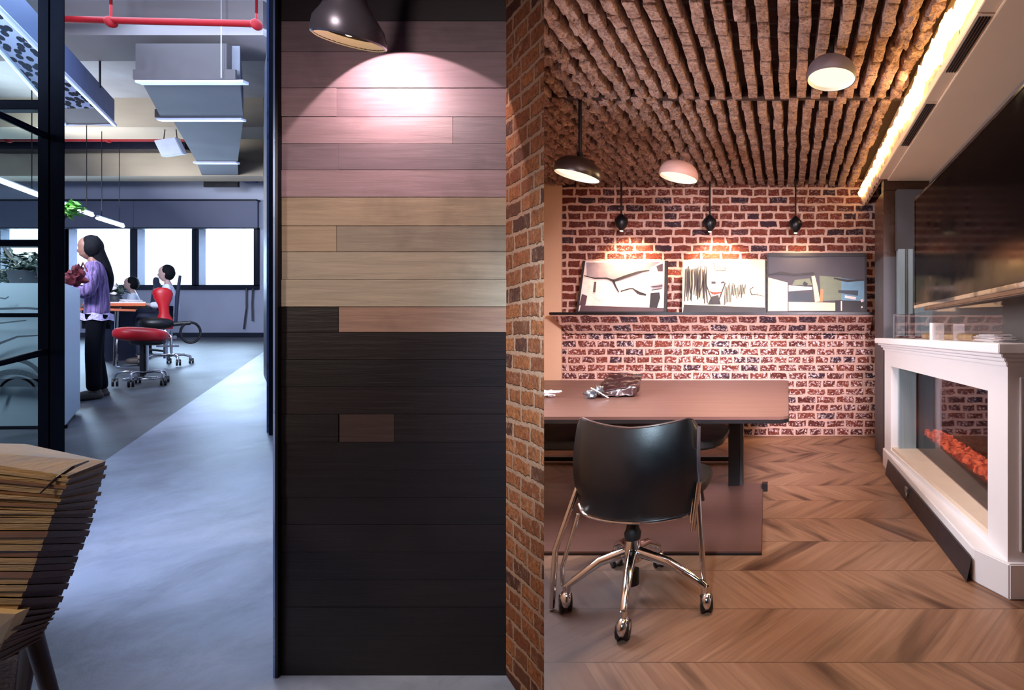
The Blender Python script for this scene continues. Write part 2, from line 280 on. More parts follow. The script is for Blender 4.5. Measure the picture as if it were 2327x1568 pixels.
# ================================================================ mesh builder
class MB:
    def __init__(s): s.v = []; s.f = []; s.mi = []; s.cur = 0
    def add(s, vs, fs, mat=None):
        b = len(s.v); s.v += [tuple(v) for v in vs]; s.f += [tuple(b+i for i in f) for f in fs]
        s.mi += [s.cur if mat is None else mat]*len(fs); return s
    def box(s, x0, x1, y0, y1, z0, z1, mat=None, rot=None, c=None):
        vs = [(x, y, z) for z in (z0, z1) for y in (y0, y1) for x in (x0, x1)]
        if rot is not None:
            R = Euler(rot).to_matrix(); c = Vector(c) if c else Vector(((x0+x1)/2, (y0+y1)/2, (z0+z1)/2))
            vs = [R @ (Vector(v)-c)+c for v in vs]
        return s.add(vs, [(0, 2, 3, 1), (4, 5, 7, 6), (0, 1, 5, 4), (2, 6, 7, 3), (0, 4, 6, 2), (1, 3, 7, 5)], mat)
    def hexa(s, b, t, mat=None):
        n = len(b); fs = [tuple(range(n-1, -1, -1)), tuple(range(n, 2*n))]+[(i, (i+1) % n, n+(i+1) % n, n+i) for i in range(n)]
        return s.add(list(b)+list(t), fs, mat)
    def prism(s, poly, z0, z1, mat=None):
        zf0 = z0 if callable(z0) else (lambda x, y: z0); zf1 = z1 if callable(z1) else (lambda x, y: z1)
        a = sum(poly[i][0]*poly[(i+1) % len(poly)][1]-poly[(i+1) % len(poly)][0]*poly[i][1] for i in range(len(poly)))
        if a < 0: poly = poly[::-1]
        return s.hexa([(x, y, zf0(x, y)) for x, y in poly], [(x, y, zf1(x, y)) for x, y in poly], mat)
    def tube(s, pts, r, n=10, mat=None, flat=None):
        pts = [Vector(p) for p in pts]; rs = r if isinstance(r, (list, tuple)) else [r]*len(pts); b = []; up = None
        for i, p in enumerate(pts):
            d = (pts[min(i+1, len(pts)-1)]-pts[max(i-1, 0)]).normalized()
            if up is None: up = d.orthogonal().normalized()
            up = (up-d*up.dot(d)).normalized() if (up-d*up.dot(d)).length > 1e-6 else d.orthogonal().normalized()
            sd = d.cross(up)
            for k in range(n):
                a = 2*PI*k/n; b.append(p+(up*math.cos(a)+sd*math.sin(a))*rs[i])
        L = len(pts); fs = [(i*n+k, i*n+(k+1) % n, (i+1)*n+(k+1) % n, (i+1)*n+k) for i in range(L-1) for k in range(n)]
        fs += [tuple(range(n-1, -1, -1)), tuple(range((L-1)*n, L*n))]
        return s.add(b, fs, mat)
    def lathe(s, prof, c=(0, 0, 0), n=40, mat=None, rot=None, closed=False):
        c = Vector(c); R = Euler(rot).to_matrix() if rot else Matrix.Identity(3); b = []
        for r, z in prof:
            for k in range(n):
                a = 2*PI*k/n; b.append(c+R @ Vector((r*math.cos(a), r*math.sin(a), z)))
        L = len(prof); fs = [(i*n+k, i*n+(k+1) % n, (i+1)*n+(k+1) % n, (i+1)*n+k) for i in range(L-1) for k in range(n)]
        if closed: fs += [((L-1)*n+k, (L-1)*n+(k+1) % n, (k+1) % n, k) for k in range(n)]
        else: fs += [tuple(range(n-1, -1, -1)), tuple(range((L-1)*n, L*n))]
        return s.add(b, fs, mat)
    def ell(s, c, r, mat=None, rot=None, n=16, m=10, nz=0.0, seed=0, p=1.0):
        R = Euler(rot).to_matrix() if rot else Matrix.Identity(3); c = Vector(c); b = []; g = lambda q: math.copysign(abs(q)**p, q)
        for i in range(1, m):
            th = PI*i/m
            for k in range(n):
                a = 2*PI*k/n; v = Vector((g(math.sin(th))*g(math.cos(a)), g(math.sin(th))*g(math.sin(a)), g(math.cos(th))))
                if nz: v *= 1+nz*mnoise.noise(v*2.2+Vector((seed*7.3, seed*1.7, seed)))
                b.append(c+R @ Vector((v.x*r[0], v.y*r[1], v.z*r[2])))
        b.append(c+R @ Vector((0, 0, r[2]))); b.append(c-R @ Vector((0, 0, r[2]))); T = len(b)-2
        fs = [(i*n+k, (i+1)*n+k, (i+1)*n+(k+1) % n, i*n+(k+1) % n) for i in range(m-2) for k in range(n)]
        fs += [(T, k, (k+1) % n) for k in range(n)]+[(T+1, (m-2)*n+(k+1) % n, (m-2)*n+k) for k in range(n)]
        return s.add(b, fs, mat)
    def build(s, name, mats, parent=None, smooth=False, world=True, bevel=0.0, base=True, autos=True):
        """world: vertices are world coordinates and the mesh is moved to its parent's frame, or, at top level, to an origin at its base."""
        me = bpy.data.meshes.new(name); vs = [Vector(v) for v in s.v]
        o = bpy.data.objects.new(name, me); COL.objects.link(o)
        if parent is not None:
            o.parent = parent
            if world:
                q = Vector((0, 0, 0)); pp = parent
                while pp: q += pp.location; pp = pp.parent
                vs = [v-q for v in vs]
        elif world and base:
            xs = [v.x for v in vs]; ys = [v.y for v in vs]; q = Vector(((min(xs)+max(xs))/2, (min(ys)+max(ys))/2, min(v.z for v in vs)))
            vs = [v-q for v in vs]; o.location = q
        me.from_pydata([tuple(v) for v in vs], [], s.f); me.update()
        ml = mats if isinstance(mats, list) else [mats]
        for m in ml: me.materials.append(M[m] if isinstance(m, str) else m)
        for pl, mi in zip(me.polygons, s.mi): pl.material_index = mi if mi < len(ml) else 0
        if bevel or smooth:
            bm = bmesh.new(); bm.from_mesh(me)
            if bevel:
                bmesh.ops.remove_doubles(bm, verts=bm.verts, dist=1e-5)
                es = [e for e in bm.edges if len(e.link_faces) == 2 and e.calc_face_angle(0) > 0.5]
                bmesh.ops.bevel(bm, geom=es, offset=bevel, segments=2, affect='EDGES', clamp_overlap=True)
            if smooth:
                for f in bm.faces: f.smooth = True
                for e in bm.edges:
                    if len(e.link_faces) == 2 and e.calc_face_angle(0) > 0.7: e.smooth = False
            bm.to_mesh(me); bm.free()
        return o
def each(m, name, mats, parent, **kw):
    """Build every separate piece of m as a part of its own."""
    par = list(range(len(m.v)))
    def fd(i):
        while par[i] != i: par[i] = par[par[i]]; i = par[i]
        return i
    for f in m.f:
        for i in f[1:]: par[fd(i)] = fd(f[0])
    grp = {}
    for fi, f in enumerate(m.f): grp.setdefault(fd(f[0]), []).append(fi)
    for g in grp.values():
        q = MB(); ids = sorted({i for fi in g for i in m.f[fi]}); mp = {i: k for k, i in enumerate(ids)}
        q.v = [m.v[i] for i in ids]; q.f = [tuple(mp[i] for i in m.f[fi]) for fi in g]; q.mi = [m.mi[fi] for fi in g]
        q.build(name, mats, parent, **kw)
def tag(o, label=None, cat=None, group=None, kind=None):
    if label: o['label'] = label
    if cat: o['category'] = cat
    if group: o['group'] = group
    if kind: o['kind'] = kind
    return o
def thing(name, loc, label, cat, group=None, rz=0.0, scale=None):
    o = bpy.data.objects.new(name, None); COL.objects.link(o); o.location = loc; o.rotation_euler = (0, 0, rz); o.empty_display_size = 0.1
    if scale: o.scale = scale
    return tag(o, label, cat, group)
def S(o): o['kind'] = 'structure'; return o
def lz(x, y): return 0.0617+0.1017*y            # the office floor rises gently away from the corridor
def LF(px, py): d = 1378.0/(py-640.0); return (X(px, d), d, lz(0, d))
def RF(px, py): d = 1449.0/(py-757.0); return (X(px, d), d, 0.0)

# ================================================================ SHELL
# --- office side floor: pale corridor lane and darker worn area share one floor
dg0 = (-4.58, 3.40); dg1 = (-8.92, 8.61)
def dgx(y): return dg0[0]+(y-dg0[1])*(dg1[0]-dg0[0])/(dg1[1]-dg0[1])
m = MB(); zt = lambda x, y: lz(x, y); zb = lambda x, y: lz(x, y)-0.25
m = MB(); m.prism([(-19, -2), (-0.62, -2), (-0.62, 1.32), (-0.86, 1.58), (-1.6, 1.62), (-1.99, 2.0), (-19, 2.0)], zb, zt, 0)
m.prism([(-1.99, 2.0), (-4.1, 4.1), (-11.6, 11.3), (dgx(11.3)-0.0, 11.3), (dgx(2.0), 2.0)] if dgx(11.3) < -11.6 else [(-1.99, 2.0), (-4.1, 4.1), (-9.3, 9.08), (dgx(9.08), 9.08), (dgx(2.0), 2.0)], zb, zt, 0)
m.prism([(dgx(2.0), 2.0), (dgx(11.3), 11.3), (-19, 11.3), (-19, 2.0)], zb, zt, 1)
o = m.build('floor', ['floorblue', 'floordark']); S(o)
# --- lounge floor
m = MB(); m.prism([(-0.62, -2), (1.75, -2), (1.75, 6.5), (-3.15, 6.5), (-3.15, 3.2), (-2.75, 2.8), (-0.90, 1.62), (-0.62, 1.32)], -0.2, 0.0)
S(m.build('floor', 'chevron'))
# --- office walls
m = MB(); D = 11.02
wins = [(-170, -15), (8, 155), (163, 303), (318, 443), (457, 583)]
zt0 = Z(519, D); zb0 = Z(650, D)
m.box(-19, X(608, D), D, D+0.10, 1.0, zb0); m.box(-19, X(608, D), D, D+0.10, zt0, 5.5)
edges = [-19]+[X(p, D) for w_ in wins for p in w_]+[X(608, D)]
for i in range(0, len(edges), 2): m.box(edges[i], edges[i+1], D, D+0.10, zb0, zt0)
S(m.build('wall_back', 'officewall'))
m = MB(); m.box(-19, X(600, D), D-0.04, D, lz(0, D)-0.02, Z(756, D)); S(m.build('baseboard_back', 'plinth'))
m = MB()   # partition between corridor opening and back wall
m.prism([(-4.02, 4.12), (-11.42, 11.05), (-11.2, 11.3), (-3.9, 4.12)], 0.2, 5.5); S(m.build('wall_right', 'officewall'))
m = MB(); m.prism([(-1.60, 1.60), (-3.98, 4.0), (-3.88, 4.0), (-1.50, 1.60)], 0.0, 5.5); S(m.build('wall_corridor', 'officewall'))
m = MB(); m.box(-19.2, -19, -2, 11.3, 0, 5.6); S(m.build('wall_left', 'officewall'))
m = MB(); m.box(-19.2, 1.8, -2.2, -2, -0.2, 3.4); S(m.build('wall_rear', 'lounge_dark'))
m = MB(); m.box(-19, -2.70, 2.60, 2.75, 3.13, 5.6); S(m.build('wall_bulkhead', 'officewall'))
m = MB(); m.box(-19.2, -2.5, 2.6, 11.3, 5.4, 5.6); S(m.build('ceiling', 'concrete'))
m = MB(); m.box(-19.2, -0.62, -2.2, 2.6, 3.13, 3.3); S(m.build('ceiling', 'lounge_dark'))
# windows
for i, (a, b) in enumerate(wins):
    x0, x1 = X(a, D), X(b, D)
    t_ = bpy.data.objects.new('window_%d' % (i+1), None); COL.objects.link(t_); t_.location = ((x0+x1)/2, D, zb0); S(t_)
    m = MB(); r = 0.055
    m.box(x0-r*1.3, x1+r*1.3, D-0.05, D+0.08, zb0-0.08, zb0+0.02); m.box(x0-r*1.3, x1+r*1.3, D-0.05, D+0.08, zt0-0.03, zt0+0.01)
    m.box(x0-r*1.3, x0+0.01, D-0.05, D+0.08, zb0, zt0); m.box(x1-0.01, x1+r*1.3, D-0.05, D+0.08, zb0, zt0)
    m.build('window_frame', 'frame', t_)
    m = MB(); m.box(x0, x1, D+0.04, D+0.05, zb0, zt0); m.build('pane', 'glass', t_)
# office ceiling beams
def beam(n, d, ytop, ybot, depth, mat, x0=-19, x1=None):
    m = MB(); m.box(x0, x1 if x1 is not None else X(598, d), d, d+depth, Z(ybot, d), 5.4); return S(m.build('trim_%d' % n, mat))
beam(1, 6.3, 0, 80, 0.6, 'beam')
beam(2, 8.9, 255, 289, 0.55, 'beamtan')
beam(3, 10.0, 340, 400, 0.35, 'beamtan')
# --- door posts
def door_frame():
    d = 3.3; zf = lz(0, d)
    t_ = bpy.data.objects.new('door_1', None); COL.objects.link(t_); t_.location = (X(85, d), d, zf); S(t_)
    m = MB(); raybox(m, 86, 111, d-0.03, d+0.05, zf, 3.9); raybox(m, 114, 147, d-0.05, d+0.06, zf, 3.9); raybox(m, 110, 115, d, d+0.05, zf, 3.9)
    m.box(X(-420, d), X(86, d), d-0.02, d+0.05, zf, zf+0.1)
    m.build('door_frame', 'frame', t_, bevel=0.004)
    m = MB()
    for y0, y1 in ((546, 561), (712, 721), (230, 252)): m.box(X(-420, d), X(100, d), d-0.025, d+0.035, Z(y1, d), Z(y0, d))
    each(m, 'glazing_bar', 'frame', t_, bevel=0.003)
    m = MB(); m.box(X(-420, d), X(86, d), d+0.005, d+0.013, zf+0.09, 3.9); m.build('pane', 'glassgreen', t_)
    m = MB(); m.tube([P(-160, 862, 2.7), P(-30, 832, 3.0), P(98, 801, d-0.07), P(103, 800, d)], 0.02, 10); m.build('push_bar', 'frame', t_, smooth=True)
    m = MB(); m.tube([P(-170, 185, 2.7), P(-30, 247, 3.0), P(98, 306, d-0.07), P(103, 308, d)], 0.022, 10); m.build('closer_arm', 'frame', t_, smooth=True)
door_frame()
d = 4.0
t_ = bpy.data.objects.new('door_2', None); COL.objects.link(t_); t_.location = (X(620, d), d, lz(0, d)); S(t_)
m = MB(); raybox(m, 611, 629, d-0.05, d+0.06, lz(0, d)-0.02, 5.3); m.build('door_frame', 'frame', t_, bevel=0.004)
m = MB(); raybox(m, 606, 611, d+0.02, d+0.06, lz(0, d)-0.02, 5.3); m.build('edge_strip', 'paleedge', t_)
d = 6.5
m = MB(); m.prism([(X(599, 6.5), 6.5), (X(606, 6.0), 6.0), (X(610, 6.0), 6.05), (X(603, 6.5), 6.55)], lz(0, 6.5)-.1, 4.6); S(m.build('door_3', 'plinth'))

# --- plank panel wall (right of the corridor)
d = 1.54; zf = lz(0, d)-0.02; xa, xb = X(640, d), X(1151, d)
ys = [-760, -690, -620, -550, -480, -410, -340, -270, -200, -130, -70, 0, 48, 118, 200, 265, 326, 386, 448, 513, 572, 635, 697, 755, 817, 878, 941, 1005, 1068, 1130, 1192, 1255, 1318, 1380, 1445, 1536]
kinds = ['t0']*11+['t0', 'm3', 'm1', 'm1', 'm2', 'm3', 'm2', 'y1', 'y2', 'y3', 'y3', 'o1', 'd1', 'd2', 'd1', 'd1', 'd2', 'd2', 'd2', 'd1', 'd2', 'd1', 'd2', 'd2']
keys = list(PLK); m = MB(); random.seed(4)
splits = {265: (1029, 'm2', 'm3'), 200: (765, 'm2', 'm1'), 697: (770, 'd1', 'o1'), 941: (770, 'd2', 'd3'), 513: (765, 'y1', 'y2'), 326: (770, 'm3', 'm3')}
for i in range(len(ys)-1):
    y0, y1 = ys[i], ys[i+1]; g = 0.0008 if kinds[i] != 'd2' else 0.0003
    segs = [(640, 1151, kinds[i])]
    if y0 in splits:
        sx, a, b = splits[y0]; segs = [(640, sx-1, a), (sx, 1151, b)]
        if y0 == 941: segs = [(640, 769, 'd2'), (770, 895, 'd3'), (896, 1151, 'd1')]
    for a, b, k in segs:
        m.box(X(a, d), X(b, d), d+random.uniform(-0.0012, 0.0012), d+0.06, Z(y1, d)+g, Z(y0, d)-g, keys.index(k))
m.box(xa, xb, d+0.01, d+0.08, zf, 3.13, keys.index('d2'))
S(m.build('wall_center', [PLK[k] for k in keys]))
m = MB(); m.box(X(628, d), X(634, d), d-0.01, d+0.07, zf, 3.13, 0); m.box(X(634, d), X(640, d), d-0.012, d+0.07, zf, 3.13, 1); S(m.build('trim_4', ['paleedge', 'black']))
# --- brick pier
m = MB(); m.prism([(-0.857, 1.54), (-0.647, 1.344), (-0.805, 1.67), (-0.95, 1.67)], -0.05, 3.13); S(m.build('wall_pier', 'brick_pier'))
# --- lounge walls
m = MB(); m.prism([(-0.88, 1.66), (-2.70, 2.80), (-3.0, 3.1), (-3.0, 6.3), (-3.1, 6.3), (-3.05, 3.08), (-2.78, 2.80), (-0.98, 1.6)], 0, 3.2); S(m.build('wall_lounge', 'offwhite'))
DB = 6.22
m = MB(); m.box(-2.77, 1.5, DB, DB+0.2, -0.1, 3.25); S(m.build('wall_brick', 'brick_back'))
m = MB(); m.box(-3.2, -2.77, DB-0.03, DB+0.2, -0.1, 3.25); S(m.build('wall_plaster', 'offwhite'))
m = MB(); m.box(1.40, 1.6, -2, 6.4, -0.1, 3.2); S(m.build('wall_side', 'taupe'))
# --- vault: recess slab and brick rows
m = MB(); m.prism([(-0.62, -2.2), (1.7, -2.2), (1.7, 6.4), (-3.2, 6.4), (-3.2, 3.2), (-2.8, 2.8), (-0.95, 1.6), (-0.62, 1.3)], 3.155, 3.3); S(m.build('ceiling', 'vaultgap'))
random.seed(11); m = MB(); PIT = 0.122
for sec, (ya, yb) in enumerate(((1.9, 3.90), (3.98, 6.22))):
    nr = int((0.86+3.1)/PIT)
    for r in range(nr):
        x = 0.83-r*PIT-(PIT*0.45 if sec else 0); y = ya+random.uniform(-0.1, 0.02)
        lump = min(1.0, max(0.0, (-x-0.7)/0.9)) if sec == 0 else min(1.0, max(0.15, (-x-0.2)/0.9))
        if x > 0.66: lump = max(lump, 0.5)
        while y < yb-0.03:
            L = random.uniform(0.125, 0.16)*(0.85 if sec else 1.0)
            y1 = min(y+L, yb); 
            if x > -0.55*y-0.25:
                nzv = 0.05+0.45*lump
                hx = PIT*(0.285+0.12*lump); cx = x+random.uniform(-0.006, 0.006)*(1+2*lump); hz = 0.075
                m.ell((cx, (y+y1)/2, 3.06+hz+random.uniform(-0.008, 0.012)), (hx*1.02, (y1-y)/2*(0.99+0.1*lump), hz), n=16, m=8, nz=nzv, seed=random.random()*50, p=0.13+0.52*lump,
                      rot=(random.uniform(-.05, .05)*(1+2*lump), random.uniform(-.06, .06), random.uniform(-.04, .04)*(1+2*lump)))
            y = y1+0.010
S(m.build('ceiling', 'vault', smooth=True))
m = MB(); m.box(-3.2, 0.9, 3.905, 3.975, 3.085, 3.17); S(m.build('trim_5', 'vaultgap'))
# --- soffit on the right with slots
m = MB(); m.box(0.90, 1.42, -1.9, 5.0, 2.78, 2.83); m.box(0.985, 1.42, -1.9, 5.0, 2.765, 2.781); m.box(0.93, 0.97, -1.9, 6.2, 2.83, 3.2); S(m.build('trim_6', 'soffit', bevel=0.003))
# LED cove
def cove():
    t_ = thing('cove_light', (0.90, 3.6, 2.83), 'jagged glowing warm light strip along the right edge of the vaulted ceiling', 'light')
    random.seed(3); m = MB(); y = 1.9
    while y < 6.1:
        L = random.uniform(0.06, 0.14); k = 1.0 if y < 3.9 else 0.35
        m.ell((0.885+random.uniform(-.012, .006), y+L/2, 2.93+random.uniform(-.02, .02)), (0.03, L*0.75, 0.075*(0.5+0.5*k)+random.uniform(-.01, .02)), n=10, m=7, nz=0.5, seed=random.random()*30)
        y += L
    m.build('glowing_strip', 'led', t_, smooth=True)
    m = MB(); random.seed(5); y = 1.9
    while y < 6.15:
        L = random.uniform(0.1, 0.2)
        m.ell((0.925, y+L/2, 2.93), (0.03, L*0.62, 0.12), n=10, m=7, nz=0.4, seed=random.random()*30); y += L
    m.build('plaster_edge', 'offwhite', t_, smooth=True)
cove()
light('AREA', 'cove_glow', (0.84, 3.6, 2.92), 40, (1.0, 0.60, 0.25), (-0.6, 3.6, 3.0), shape='RECTANGLE', size=0.12, size_y=4.2)
def vent(name, x0, x1, y0, y1, z, label, group):
    t_ = thing(name, ((x0+x1)/2, (y0+y1)/2, z-0.012), label, 'vent', group)
    m = MB(); m.box(x0-0.012, x1+0.012, y0, y1, z-0.006, z); m.build('vent_frame', 'soffit', t_)
    m = MB(); n = 4
    for i in range(n):
        a = x0+(x1-x0)*i/n; m.box(a+0.003, a+(x1-x0)/n-0.004, y0+0.02, y1-0.02, z-0.012, z-0.004)
    each(m, 'slots', 'black', t_)
vent('slot_vent', 0.912, 0.975, 2.4, 2.95, 2.78, 'black slot air vent in the soffit, the near one by the top edge', 'slot vents')
vent('slot_vent', 0.912, 0.975, 3.32, 4.1, 2.78, 'black slot air vent in the soffit, the far one nearer the brick wall', 'slot vents')
# bulkhead and corner columns beside the brick wall
def corner():
    t_ = thing('corner_column', (1.1, 5.0, 0), 'dark bronze and steel clad corner column between brick wall and television', 'column')
    d = 5.0
    m = MB(); m.box(X(2008, d), 1.41, d, d+0.12, Z(432, d), 3.13); m.build('bulkhead', 'bronze', t_, bevel=0.003)
    m = MB(); m.box(X(2008, d), 1.41, d+0.01, d+0.5, Z(583, d), Z(432, d)); m.build('upper_panel', 'bronze', t_)
    m = MB(); m.box(X(2008, d), 1.41, d+0.005, d+0.5, 0, Z(583, d)); m.build('lower_panel', 'greypanel', t_)
    d = 4.9
    m = MB(); m.box(X(2038, d), 1.40, d, d+0.08, Z(568, d), Z(430, d)); m.build('grey_cladding', 'greypanel', t_, bevel=0.003)
    m = MB(); m.box(X(2041, d), 1.40, d-0.005, d+0.08, 1.23, Z(566, d), 0)
    for px in (2056, 2060, 2074): m.box(X(px, d), X(px+2, d), d-0.012, d, 1.23, Z(566, d), 1)
    m.build('steel_cladding', ['steel', 'greypanel'], t_)
corner()

# ================================================================ FIREPLACE
def FX(d): return 0.915+0.0561*(4.78-d)
def fireplace():
    t_ = thing('fireplace', (1.15, 3.6, 0), 'long white panelled fireplace with glass front along the right wall', 'fireplace')
    dn, df = 2.41, 4.78; xr = 1.395
    o0, o1 = 2.62, 4.55; zo0, zo1 = 0.235, 0.962; zt_ = 1.14; rec = 0.22
    m = MB()
    def slab(a, b, z0, z1, x_in): m.prism([(FX(a), a), (FX(b), b), (x_in, b), (x_in, a)], z0, z1)
    slab(dn, df, zo1, zt_, xr); slab(dn, df, 0.0, zo0-0.03, xr); slab(dn, o0, zo0-0.03, zo1, xr); slab(o1, df, zo0-0.03, zo1, xr)
    m.build('body', 'white', t_)
    # side face panel with moulding frame
    m = MB(); xs = FX(dn)
    for a, b, z0, z1 in ((xs+0.055, xs+0.067, 0.22, 1.05), (xs+0.067, 1.4, 1.035, 1.05), (xs+0.067, 1.4, 0.22, 0.235)): m.box(a, b, dn-0.012, dn+0.005, z0, z1)
    m.build('side_moulding', 'white', t_, bevel=0.003)
    m = MB(); m.prism([(0.905, 4.82), (0.940, 2.57), (1.045, 2.385), (1.395, 2.385), (1.395, 4.82)], 0.0, 0.17); m.build('plinth', 'white', t_, bevel=0.006)
    m = MB()
    for k, (e, z0, z1) in enumerate(((0.012, 1.10, 1.125), (0.028, 1.125, 1.145), (0.05, 1.145, 1.165), (0.075, 1.165, 1.212))):
        m.prism([(FX(dn)-e, dn-e), (FX(df)-e, df+e*1.5), (xr, df+e*1.5), (xr, dn-e)], z0, z1)
    m.build('mantel', 'white', t_, bevel=0.004)
    m = MB(); m.prism([(FX(o0)+0.01, o0), (FX(o1)+0.01, o1), (1.16, o1), (1.16, o0)], zo0-0.03, zo0); m.build('sill', 'cream', t_)
    m = MB(); m.prism([(1.16, o0), (1.16, o1), (xr, o1), (xr, o0)], 0.18, zo0-0.005); m.build('hearth', 'tabletop', t_)
    m = MB(); m.box(0.99, 1.14, o1-0.06, o1, zo0, zo1, 0); m.box(1.10, 1.30, o1-0.02, o1+0.01, zo0, zo1, 0); m.build('steel_reveal', 'steel', t_)
    m = MB(); m.box(1.385, 1.395, o0, o1, zo0, zo1); m.box(1.15, 1.395, o0, o1, zo1-0.01, zo1); m.build('firebox', 'screen', t_)
    m = MB(); m.box(1.150, 1.156, o0, o1-0.05, zo0, zo1); m.build('glass_front', 'glassfire', t_)
    # ember bed
    m = MB(); m.box(1.20, 1.38, o0, o1-0.08, zo0, zo0+0.12); tray_ = m.build('ember_tray', 'kick', t_)
    random.seed(8); m = MB(); y = o0+0.04
    while y < o1-0.12:
        for k in range(3): m.ell((1.23+0.05*k+random.uniform(-.01, .01), y+random.uniform(-.02, .02), zo0+0.14+random.uniform(0, .02)), (0.03, 0.035, 0.025), n=8, m=6, nz=0.6, seed=random.random()*40)
        y += 0.055
    m.build('embers', 'ember', tray_, smooth=True)
    m = MB(); m.hexa([(0.87, 4.52, 0.002), (0.905, 4.62, 0.002), (0.945, 2.66, 0.002), (0.905, 2.56, 0.002)], [(0.895, 4.52, 0.12), (0.915, 4.62, 0.12), (0.955, 2.66, 0.12), (0.93, 2.56, 0.12)])
    kb = m.build('kickboard', 'kick', t_)
    m = MB(); m.box(0.885, 0.90, 3.76, 3.83, 0.06, 0.10); m.ell((0.888, 3.78, 0.05), (0.012, 0.02, 0.02), n=8, m=6); m.build('kickboard_clip', 'silver', kb)
M['glassfire'] = glass('fire_glass', (0.72, 0.70, 0.74))
def ember():
    t = NT('embers'); n = t.ramp(t.noise(t.pos(), 22.0, 4), 0.40, 0.62)
    t.P(color=srgb('#2a0d0b'), ecol=t.mix(n, (0.25, 0.01, 0.005), (1.0, 0.16, 0.06)), es=1.5, rough=0.8); return t.m
M['ember'] = ember()
fireplace()
def screen_guard():
    t_ = thing('glass_screen', (1.05, 3.6, 1.213), 'clear glass guard with steel corner posts standing on the white mantel', 'glass screen')
    m = MB(); m.prism([(0.955, 4.55), (0.961, 4.55), (1.045, 2.45), (1.039, 2.45)], 1.213, 1.415); m.prism([(0.955, 4.55), (1.2, 4.55), (1.2, 4.556), (0.955, 4.556)], 1.213, 1.415); m.build('glass_pane', 'glass', t_)
    m = MB(); m.box(0.945, 0.965, 4.54, 4.56, 1.213, 1.42); m.box(1.02, 1.055, 4.2, 4.23, 1.213, 1.42); m.box(0.945, 1.08, 4.535, 4.56, 1.42, 1.43); each(m, 'steel_post', 'greypanel', t_)
screen_guard()
m = MB()
for (a, b, y0, y1, d, nm, lab) in ((2113, 2146, 734, 757, 3.5, 'note_card', 'small white card standing on the mantel, the one nearer the brick wall'), (2167, 2192, 736, 758, 3.25, 'note_card', 'small white card standing on the mantel, the one nearer the log')):
    m = MB(); m.box(X(a, d), X(b, d), d, d+0.004, 1.2125, Z(y0, d)); tag(m.build(nm, 'paper'), lab, 'card', 'cards on the mantel')
m = MB(); m.tube([(1.09, 4.05, 1.2355), (1.11, 3.0, 1.2355)], 0.022, 16); tag(m.build('birch_log', 'greylog' if 'greylog' in M else 'slat_pale', smooth=True), 'grey brown rolled log lying on the mantel behind the glass', 'log')
m = MB(); random.seed(2)
for k in range(7): m.box(1.075+random.uniform(-.005, .005), 1.16, 2.58+random.uniform(-.02, .02), 2.90, 1.2125+k*0.006, 1.2165+k*0.006, rot=(0, 0, random.uniform(-.15, .15)))
tag(m.build('paper_stack', 'paper'), 'loose stack of curled white papers on the near end of the mantel', 'papers')
# ================================================================ TELEVISION
def tv():
    t_ = thing('television', (1.09, 3.0, 1.44), 'huge wall mounted black television screen above the white fireplace', 'television')
    y0, y1 = 1.75, 3.99; z0, z1 = 1.46, 2.31
    m = MB(); m.box(1.0, 1.004, y0+0.02, y1-0.02, z0+0.02, z1-0.015); m.build('screen', 'screen', t_)
    m = MB(); m.box(1.004, 1.06, y0, y1, z0, z1); m.build('back_housing', 'gloss', t_, bevel=0.006)
    m = MB(); m.box(0.995, 1.02, y0, y1, z1-0.014, z1+0.004); m.box(0.993, 1.02, y0, y1, z0-0.006, z0+0.018); m.box(0.996, 1.01, y1-0.018, y1, z0, z1); m.build('bezel', 'gloss', t_, bevel=0.003)
    m = MB(); m.box(0.99, 1.05, y0, y1-0.3, z0-0.035, z0-0.008); m.build('soundbar', 'bronze', t_, bevel=0.006)
    m = MB(); m.box(1.06, 1.40, 2.6, 3.2, 1.7, 2.1); m.build('wall_mount', 'black', t_)
tv()

# ================================================================ LEDGE AND PAINTINGS
def ledge():
    t_ = thing('wall_ledge', (-0.8, 6.1, 1.2), 'long dark capped brick ledge across the back wall under the paintings', 'shelf')
    m = MB(); m.box(-2.80, 1.0, 5.93, DB, 1.475, 1.505); m.build('shelf_cap', 'black', t_, bevel=0.006)
    m = MB(); prof = [(-2.80, 1.475), (-2.77, 1.40), (-2.70, 1.33), (-2.68, 1.27), (-2.68, 1.245)]
    m.hexa([(-2.68, 6.17, 1.25), (1.0, 6.17, 1.25), (1.0, DB, 1.25), (-2.68, DB, 1.25)], [(-2.78, 5.95, 1.475), (1.0, 5.95, 1.475), (1.0, DB, 1.475), (-2.78, DB, 1.475)])
    m.build('corbel_course', 'brick_back', t_)
ledge()
def stroke(m, pts, wd, mat, to3, lift=0.0015, thick=0.001):
    """A raised flat paint stroke along 2D points, wd wide."""
    n = len(pts); 
    for i in range(n-1):
        a = Vector(pts[i]); b = Vector(pts[i+1]); t = (b-a); 
        if t.length < 1e-6: continue
        nn = Vector((-t.y, t.x)).normalized(); w0 = (wd[i] if isinstance(wd, list) else wd)/2; w1 = (wd[i+1] if isinstance(wd, list) else wd)/2
        q = [a-nn*w0, b-nn*w1, b+nn*w1, a+nn*w0]
        m.hexa([to3(v.x, v.y, lift) for v in q], [to3(v.x, v.y, lift+thick) for v in q], mat)
